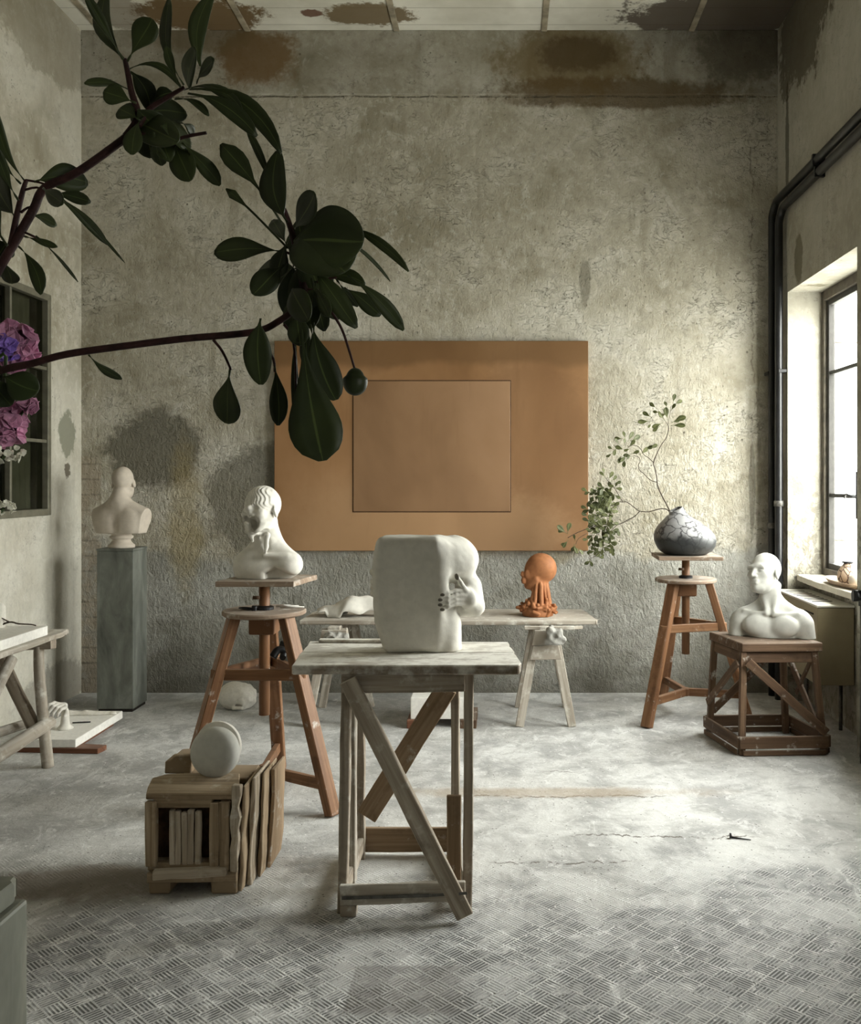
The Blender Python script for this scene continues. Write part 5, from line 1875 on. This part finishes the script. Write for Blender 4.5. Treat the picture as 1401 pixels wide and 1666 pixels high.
# the two showpiece leaves: the broad one seen from above and the long pendant one
add_leaf(f1, P(478, 392, 1.16), P(590, 392, 1.13), 118 * 1.15 / F, Vector((-.1, -1, .25)), 0.0, wide=.5, petiole=.02, cup=.1)
add_leaf(f1, P(497, 372, 1.17), P(560, 440, 1.12), 112 * 1.15 / F, Vector((.15, -1, .2)), 0.02, wide=.5, petiole=.02, cup=.1)
add_leaf(f1, P(490, 505, 1.16), P(524, 748, 1.12), 86 * 1.14 / F, Vector((.12, -1, -.05)), 0.02, wide=.77, petiole=.1, cup=.10)
o = link('foliage', f1, M['leaf'], B1)
thick(o, .0012)
bud = bmesh.new()
bmesh.ops.create_uvsphere(bud, u_segments=20, v_segments=14, radius=.0155)
bp = P(578, 621, 1.18)
for v in bud.verts:
    v.co.z *= 1.12
    if v.co.z > 0.006: v.co.x *= .8; v.co.y *= .8
    v.co += bp
tag(link('bud', bud, M['leaf'], B1, True), 'dark round bud')

# upper branch
B2 = thing('leafy_branch', 'upper dark branch climbing to the ceiling corner with long slender leaves', 'branch', mouth, 'dark leafy branches from the front pedestal')
path = [mouth, mouth + Vector((-.02, -.02, .25))] + P12([(-75, 580), (-30, 490), (8, 421), (30, 384), (55, 340), (73, 306), (131, 277), (214, 217)])
link('stem', tube(smooth_path(path, 5), .0062, .0050, 10), M['trunkred'], B2)
link('twig', tube(smooth_path(P12([(205, 222), (224, 190), (214, 150), (207, 114), (203, 96)]), 5), .005, .0028, 8), M['trunkred'], B2)
link('twig', tube(smooth_path(P12([(225, 205), (244, 177), (270, 160), (300, 142)]), 5), .0042, .0025, 8), M['trunkred'], B2)
link('twig', tube(smooth_path(P12([(262, 236), (300, 223), (336, 216)]), 4), .0024, .002, 7), M['trunkred'], B2)
link('twig', tube(smooth_path(P12([(214, 217), (245, 222), (285, 234)]), 4), .0040, .003, 7), M['trunkred'], B2)
link('twig', tube(smooth_path(P12([(18, 400), (28, 348), (38, 308), (43, 293)]), 5), .0045, .0025, 8), M['trunkred'], B2)
for pp in ([(42, 293), (60, 296), (75, 300)], [(38, 310), (60, 305), (82, 314)], [(34, 346), (45, 338), (60, 335)], [(30, 376), (40, 378), (60, 387)]):
    link('twig', tube(smooth_path(P12(pp), 3), .0016, .0014, 6), M['trunkred'], B2)
f2 = bmesh.new()
for a in ((40, 294, -8, 178, 16, -.08, dict(petiole=.05)), (34, 299, -4, 243, 10, -.05, {}), (30, 326, -8, 240, 18, -.03, {}), (24, 352, -24, 268, 52, 0, dict(petiole=.05, wide=.5)),
          (56, 296, 143, 297, 42, -.10, dict(petiole=.08, wide=.58)), (78, 316, 147, 328, 20, -.05, {}), (84, 314, 175, 397, 15, -.04, dict(petiole=.05)),
          (98, 320, 203, 426, 5, -.02, dict(petiole=.02)), (44, 350, 93, 366, 20, -.08, {}), (38, 384, 92, 401, 11, 0, {}), (58, 384, 127, 458, 5, -.03, {}),
          (27, 398, 66, 478, 23, -.10, {}), (4, 424, 17, 462, 27, -.1, dict(petiole=.05)), (12, 400, -30, 330, 44, 0, {}), (-10, 430, 10, 395, 40, 0, {}), (70, 306, 100, 330, 24, 0, {}),
          (200, 97, 138, -12, 16, 0, {}), (201, 95, 172, -20, 28, -.12, dict(petiole=.05, wide=.5)), (207, 100, 247, 30, 40, .02, dict(petiole=.15, wide=.66)),
          (207, 114, 292, 140, 12, -.22, dict(petiole=.1)), (294, 142, 270, 73, 14, -.04, {}), (299, 138, 272, -8, 22, -.08, dict(petiole=.1)),
          (232, 190, 214, 250, 30, .05, {}), (250, 190, 276, 262, 30, 0, {}), (244, 170, 280, 150, 24, -.08, {}), (300, 146, 392, 178, 16, -.14, dict(petiole=.1)), (250, 215, 262, 270, 26, 0, {}),
          (306, 140, 316, 78, 42, 0, dict(petiole=.02, wide=.35)), (320, 135, 346, 96, 24, 0, {}), (326, 108, 346, -14, 28, -.1, dict(petiole=.02, wide=.5)),
          (309, 145, 455, 247, 29, -.15, dict(petiole=.16, wide=.5)), (306, 152, 417, 220, 25, -.10, dict(petiole=.14, wide=.55)), (285, 161, 339, 187, 12, -.12, {}),
          (212, 116, 244, 180, 30, -.14, dict(petiole=.05, wide=.5)), (210, 146, 138, 134, 17, .08, dict(petiole=.08)), (222, 168, 168, 148, 34, 0, {}), (228, 196, 194, 176, 34, 0, {}),
          (236, 184, 246, 256, 50, 0, dict(petiole=.02, wide=.55)), (238, 184, 304, 184, 44, -.05, dict(petiole=.02, wide=.5)), (262, 205, 312, 236, 44, 0, dict(petiole=.02, wide=.5)),
          (292, 199, 316, 220, 15, -.1, {}), (284, 232, 309, 293, 42, 0, dict(petiole=.04, wide=.55)), (296, 232, 358, 302, 26, -.04, dict(petiole=.05)),
          (222, 200, 288, 228, 50, 0, dict(petiole=.02, wide=.5)), (224, 178, 262, 214, 46, 0, dict(petiole=.02, wide=.5)), (215, 215, 235, 188, 30, 0, {})):
    leaf_px(f2, *a[:6], **a[6])
o = link('foliage', f2, M['leaf'], B2)
thick(o, .0012)


# flowers from the same vase, at the left edge of the view
def flower(name, label, mat, cpx, rad, n, seed, group, petal=.011, cat='flower', Y=1.24):
    t_ = thing(name, label, cat, mouth, group)
    top = P(*cpx, Y)
    link('stem', tube(smooth_path([mouth, mouth.lerp(top, .5) + Vector((-.01, 0, .02)), top]), .0026, .002, 7), M['greenstem'], t_)
    b = bmesh.new()
    r_ = random.Random(seed)
    for i in range(n):
        th_, ph = r_.uniform(0, 2 * PI), math.acos(r_.uniform(-1, 1))
        d_ = Vector((math.sin(ph) * math.cos(th_), math.sin(ph) * math.sin(th_), math.cos(ph)))
        c = top + Vector((d_.x * rad[0], d_.y * rad[0], d_.z * rad[1])) * r_.uniform(.45, 1)
        nrm = (d_ + Vector((r_.uniform(-.6, .6), r_.uniform(-.6, .6), r_.uniform(-.6, .6)))).normalized()
        sd = nrm.cross(Vector((r_.uniform(-1, 1), r_.uniform(-1, 1), r_.uniform(-1, 1)))).normalized()
        up_ = nrm.cross(sd)
        k = r_.uniform(.7, 1.3) * petal
        m = 7
        cv = b.verts.new(c - nrm * k * .3)
        rim = [b.verts.new(c + (sd * math.cos(2 * PI * q / m) + up_ * math.sin(2 * PI * q / m)) * k * r_.uniform(.75, 1.1) + nrm * k * r_.uniform(0, .5)) for q in range(m)]
        for q in range(m):
            b.faces.new((cv, rim[q], rim[(q + 1) % m]))
    o_ = link('petals', b, mat, t_)
    thick(o_, .0007)
    return t_


flower('flower_spray', 'pink ruffled flower spray just above the long lower branch at the left edge', M['pink'], (20, 562), (.034, .030), 150, 3, 'pink flowers in the front vase')
flower('flower_spray', 'pink ruffled flower spray hanging just below the green leaf at the left edge', M['pink'], (4, 690), (.026, .030), 120, 4, 'pink flowers in the front vase')
flower('flower_spray', 'violet flower tucked among the pink sprays at the left edge', M['violet'], (0, 566), (.024, .016), 60, 5, None, .009, Y=1.215)
flower('flower_spray', 'small pink spray behind the branch and the broad green leaf', M['pink'], (44, 660), (.010, .006), 24, 6, 'pink flowers in the front vase', .008)
flower('filler_sprig', 'tiny cream flowers below the pink sprays at the left edge', M['cream'], (12, 736), (.020, .014), 26, 7, 'cream filler sprigs', .0045)
flower('filler_sprig', 'lowest tiny cream flowers over the corner of the dim left window', M['cream'], (6, 828), (.016, .010), 22, 8, 'cream filler sprigs', .0045)
gl_ = bmesh.new()
add_leaf(gl_, P(8, 612, 1.2), P(62, 636, 1.2), 50 * 1.2 / F, Vector((.1, -1, .1)), .06, wide=.55, petiole=.02)
add_leaf(gl_, P(-20, 615, 1.2), P(18, 660, 1.21), 40 * 1.2 / F, Vector((.1, -1, .1)), .0, wide=.55, petiole=.02)
bl_ = thing('leafy_sprig', 'broad dark green leaf pair between the pink flower sprays', 'branch', mouth)
link('stem', tube(smooth_path([mouth, mouth + Vector((.01, 0, .16)), P(-30, 618, 1.2), P(8, 612, 1.2)]), .003, .002, 7), M['greenstem'], bl_)
o = link('foliage', gl_, leafmat('mid_green_leaf', (.018, .026, .008), (.035, .05, .015), .5, .1), bl_)
thick(o, .001)

# ------------------------------------------------------------------ crackled pot with the olive branch
pz_ = 1.0555
prf = []
Hh = .30
for r, z in ((.09, 0), (.135, .004), (.168, .022), (.192, .055), (.203, .092), (.200, .125), (.186, .155), (.160, .185), (.128, .212), (.096, .238), (.070, .258), (.054, .274), (.048, .288), (.046, .298), (.038, .300), (.034, .285), (.036, .262)):
    prf.append((r, z))


def shear(q, a):
    k = max(0, q.z - .06) / .24
    q = Vector((q.x - .068 * k ** 1.4, q.y - .01 * k, q.z))
    if q.z > .27:
        q.z += .018 * math.cos(a - .3)
    return q


pc = (cR.x, cR.y)
pot = lathe(prf, (pc[0], pc[1], pz_), 64, shear)
tag(link('pot', pot, M['raku'], None, True), 'squat lopsided crackled white and black pot on the right tripod', 'pot')
Yp = cR.y


def V(x, y, dy=0.0):
    """a point of the olive branch, traced on the 320 px crop at (880, 620)"""
    return P(880 + x / 4.378, 620 + y / 4.378, Yp + dy)


OB = thing('leafy_branch', 'olive-green leafy branch leaning left out of the crackled pot', 'branch', V(925, 935))
ob = tube(smooth_path([V(940, 1010), V(918, 925), V(870, 830), V(838, 762), V(828, 715), V(825, 680), V(812, 620), V(803, 580), V(830, 510), V(858, 455), V(895, 400), V(910, 340), V(905, 312)], 4), .0046, .0022, 8)
for pp, r in (([V(915, 930), V(890, 910), V(840, 912), V(770, 930), V(705, 926), V(672, 905), V(640, 880), V(612, 862), V(582, 860), V(545, 865), V(480, 900)], .0036),
              ([V(705, 926), V(672, 960), V(620, 990), V(552, 1020), V(470, 1022), V(400, 1030, -.03), V(330, 1052, -.05), V(260, 1080, -.06), V(192, 1116, -.06)], .0034),
              ([V(582, 860), V(560, 820), V(530, 770), V(498, 735), V(462, 690)], .0026), ([V(828, 720), V(795, 712), V(765, 692), V(735, 660), V(704, 635), V(695, 600), V(708, 570), V(695, 540), V(660, 530)], .0028),
              ([V(803, 580), V(770, 548), V(735, 525), V(715, 490), V(690, 465), V(650, 458), V(620, 475)], .0026), ([V(552, 1020), V(520, 1045), V(480, 1090), V(450, 1140)], .0022),
              ([V(330, 1085, -.04), V(270, 1120, -.05), V(250, 1160, -.05)], .0018), ([V(905, 312), V(880, 275), V(855, 225)], .0018), ([V(905, 312), V(920, 240), V(925, 180)], .0018)):
    add_tube(ob, smooth_path(pp, 4), r, r * .6, 7)
link('stem', ob, M['twig'], OB)
lf = bmesh.new()
r3 = random.Random(21)
k_ = Yp / F / 4.378


def olive(x, y, ang, L_, w=None, dy=0.0):
    b = V(x, y, dy + r3.uniform(-.02, .02))
    a = math.radians(ang)
    t_ = b + Vector((math.cos(a) * L_ * k_, r3.uniform(-.35, .35) * L_ * k_, math.sin(a) * L_ * k_))
    add_leaf(lf, b, t_, (w or L_ * .42) * k_, Vector((r3.uniform(-.5, .5), -1, r3.uniform(-.4, .6))), r3.uniform(-.05, .05), wide=.66, petiole=.15, cup=.2)


for (x, y, a, L_) in ((940, 160, 75, 68), (950, 170, 30, 66), (900, 190, 115, 46), (925, 215, 60, 60), (825, 195, 140, 62), (850, 225, 170, 48), (790, 260, 145, 70), (780, 285, 185, 88), (790, 300, 230, 40),
                      (870, 295, 205, 80), (880, 280, 130, 66), (930, 300, 25, 108), (925, 318, 0, 95), (930, 290, 10, 60), (850, 320, 215, 60), (905, 280, 100, 90), (860, 250, 120, 40), (905, 230, 200, 60), (930, 200, 40, 30),
                      (830, 455, 200, 66), (705, 525, 40, 78), (770, 482, 25, 66), (640, 430, 30, 80), (620, 430, 60, 76), (600, 415, 100, 56), (585, 410, 175, 56), (560, 450, 130, 50), (520, 490, 150, 46), (510, 510, 215, 50),
                      (540, 470, 250, 60), (575, 520, 250, 66), (600, 550, 260, 60), (640, 520, 20, 60), (620, 470, 45, 66), (600, 490, 160, 70), (640, 480, 200, 50), (605, 570, 60, 46), (590, 460, 80, 50), (655, 540, 170, 66), (610, 520, 230, 66)):
    olive(x, y, a, L_ * 1.05)
for i in range(165):
    t_ = r3.random()
    x = 345 + r3.gauss(95, 52); y = 745 + r3.random() * 330
    x += (y - 900) * -.05
    if x < 330 or x > 550: x = 430 + r3.uniform(-80, 90)
    olive(x, y, r3.uniform(0, 360), r3.uniform(44, 72), None, r3.uniform(-.06, .06))
for (x, y, a, L_) in ((460, 690, 130, 60), (480, 705, 60, 70), (500, 715, 45, 60), (520, 735, 20, 56), (450, 670, 100, 50), (520, 760, 350, 60)):
    olive(x, y, a, L_)
for (x, y, a, L_) in ((190, 1090, 75, 82), (185, 1085, 140, 88), (170, 1080, 165, 50), (195, 1130, 235, 66), (190, 1150, 200, 50), (245, 1140, 100, 46), (235, 1160, 290, 70), (250, 1160, 240, 60), (260, 1190, 315, 60)):
    olive(x, y, a, L_, None, -.06)
for i in range(46):
    olive(r3.uniform(345, 500), r3.uniform(1060, 1215), r3.uniform(180, 400), r3.uniform(44, 66), None, r3.uniform(-.04, .05))
for (x, y, a, L_) in ((370, 1255, 20, 60), (360, 1270, 215, 60), (340, 1270, 300, 56), (400, 1250, 350, 50), (350, 1250, 120, 40), (420, 1260, 40, 40)):
    olive(x, y, a, L_)
st2 = tube(smooth_path([V(450, 1140), V(430, 1210), V(370, 1255), V(345, 1270)], 4), .0016, .001, 6)
link('twig', st2, M['twig'], OB)
o = link('foliage', lf, M['leaf2'], OB)
thick(o, .0009)
# ------------------------------------------------------------------ daylight and camera
w = bpy.data.worlds.new('overcast')
bpy.context.scene.world = w
w.use_nodes = True
nt = w.node_tree
nt.nodes.clear()
tc_ = nt.nodes.new('ShaderNodeTexCoord')
sp_ = nt.nodes.new('ShaderNodeSeparateXYZ')
rp = nt.nodes.new('ShaderNodeValToRGB')
mr = nt.nodes.new('ShaderNodeMapRange')
mr.inputs[1].default_value = -1; mr.inputs[2].default_value = 1
bg = nt.nodes.new('ShaderNodeBackground')
ow = nt.nodes.new('ShaderNodeOutputWorld')
e = rp.color_ramp.elements
e[0].position = .40; e[0].color = (.50, .495, .46, 1)
e[1].position = .55; e[1].color = (.97, .97, .95, 1)
q = e.new(.80); q.color = (1.0, 1.0, .985, 1)
nt.links.new(tc_.outputs['Generated'], sp_.inputs[0])
nt.links.new(sp_.outputs[2], mr.inputs[0])
nt.links.new(mr.outputs[0], rp.inputs[0])
nt.links.new(rp.outputs[0], bg.inputs[0])
bg.inputs[1].default_value = 10.0
nt.links.new(bg.outputs[0], ow.inputs[0])

for i, (a, b) in enumerate(RWIN):  # one portal per window, the added fill window included
    ld = bpy.data.lights.new('window_daylight', 'AREA')
    ld.shape = 'RECTANGLE'
    ld.size = WINZ[1] - WINZ[0]
    ld.size_y = b - a
    ld.cycles.is_portal = True
    lo_ = bpy.data.objects.new('window_daylight', ld)
    COL.objects.link(lo_)
    lo_.location = (XR + TH + .03, (a + b) / 2, sum(WINZ) / 2)
    lo_.rotation_euler = (0, math.radians(90), 0)

sc = bpy.context.scene
cam = bpy.data.cameras.new('camera')
cam.sensor_fit = 'HORIZONTAL'
cam.sensor_width = 36
cam.lens = 36 * F / 1401
cam.shift_x = -(CX - 700.5) / 1401
cam.shift_y = -(833 - CY) / 1401
cam.clip_start = .05
co = bpy.data.objects.new('camera', cam)
COL.objects.link(co)
co.location = (0, 0, EYE)
co.rotation_euler = (math.radians(90), 0, 0)
sc.camera = co
sc.view_settings.view_transform = 'Standard'
sc.view_settings.look = 'None'
sc.view_settings.exposure = 1.7
sc.view_settings.gamma = 1.0
sc.view_settings.use_curve_mapping = False
sc.cycles.max_bounces = 7
sc.cycles.diffuse_bounces = 4
sc.cycles.transparent_max_bounces = 12
sc.cycles.sample_clamp_indirect = 6
sc.cycles.use_denoising = True
sc.cycles.use_adaptive_sampling = True
sc.cycles.adaptive_threshold = 0.08
sc.cycles.adaptive_min_samples = 16
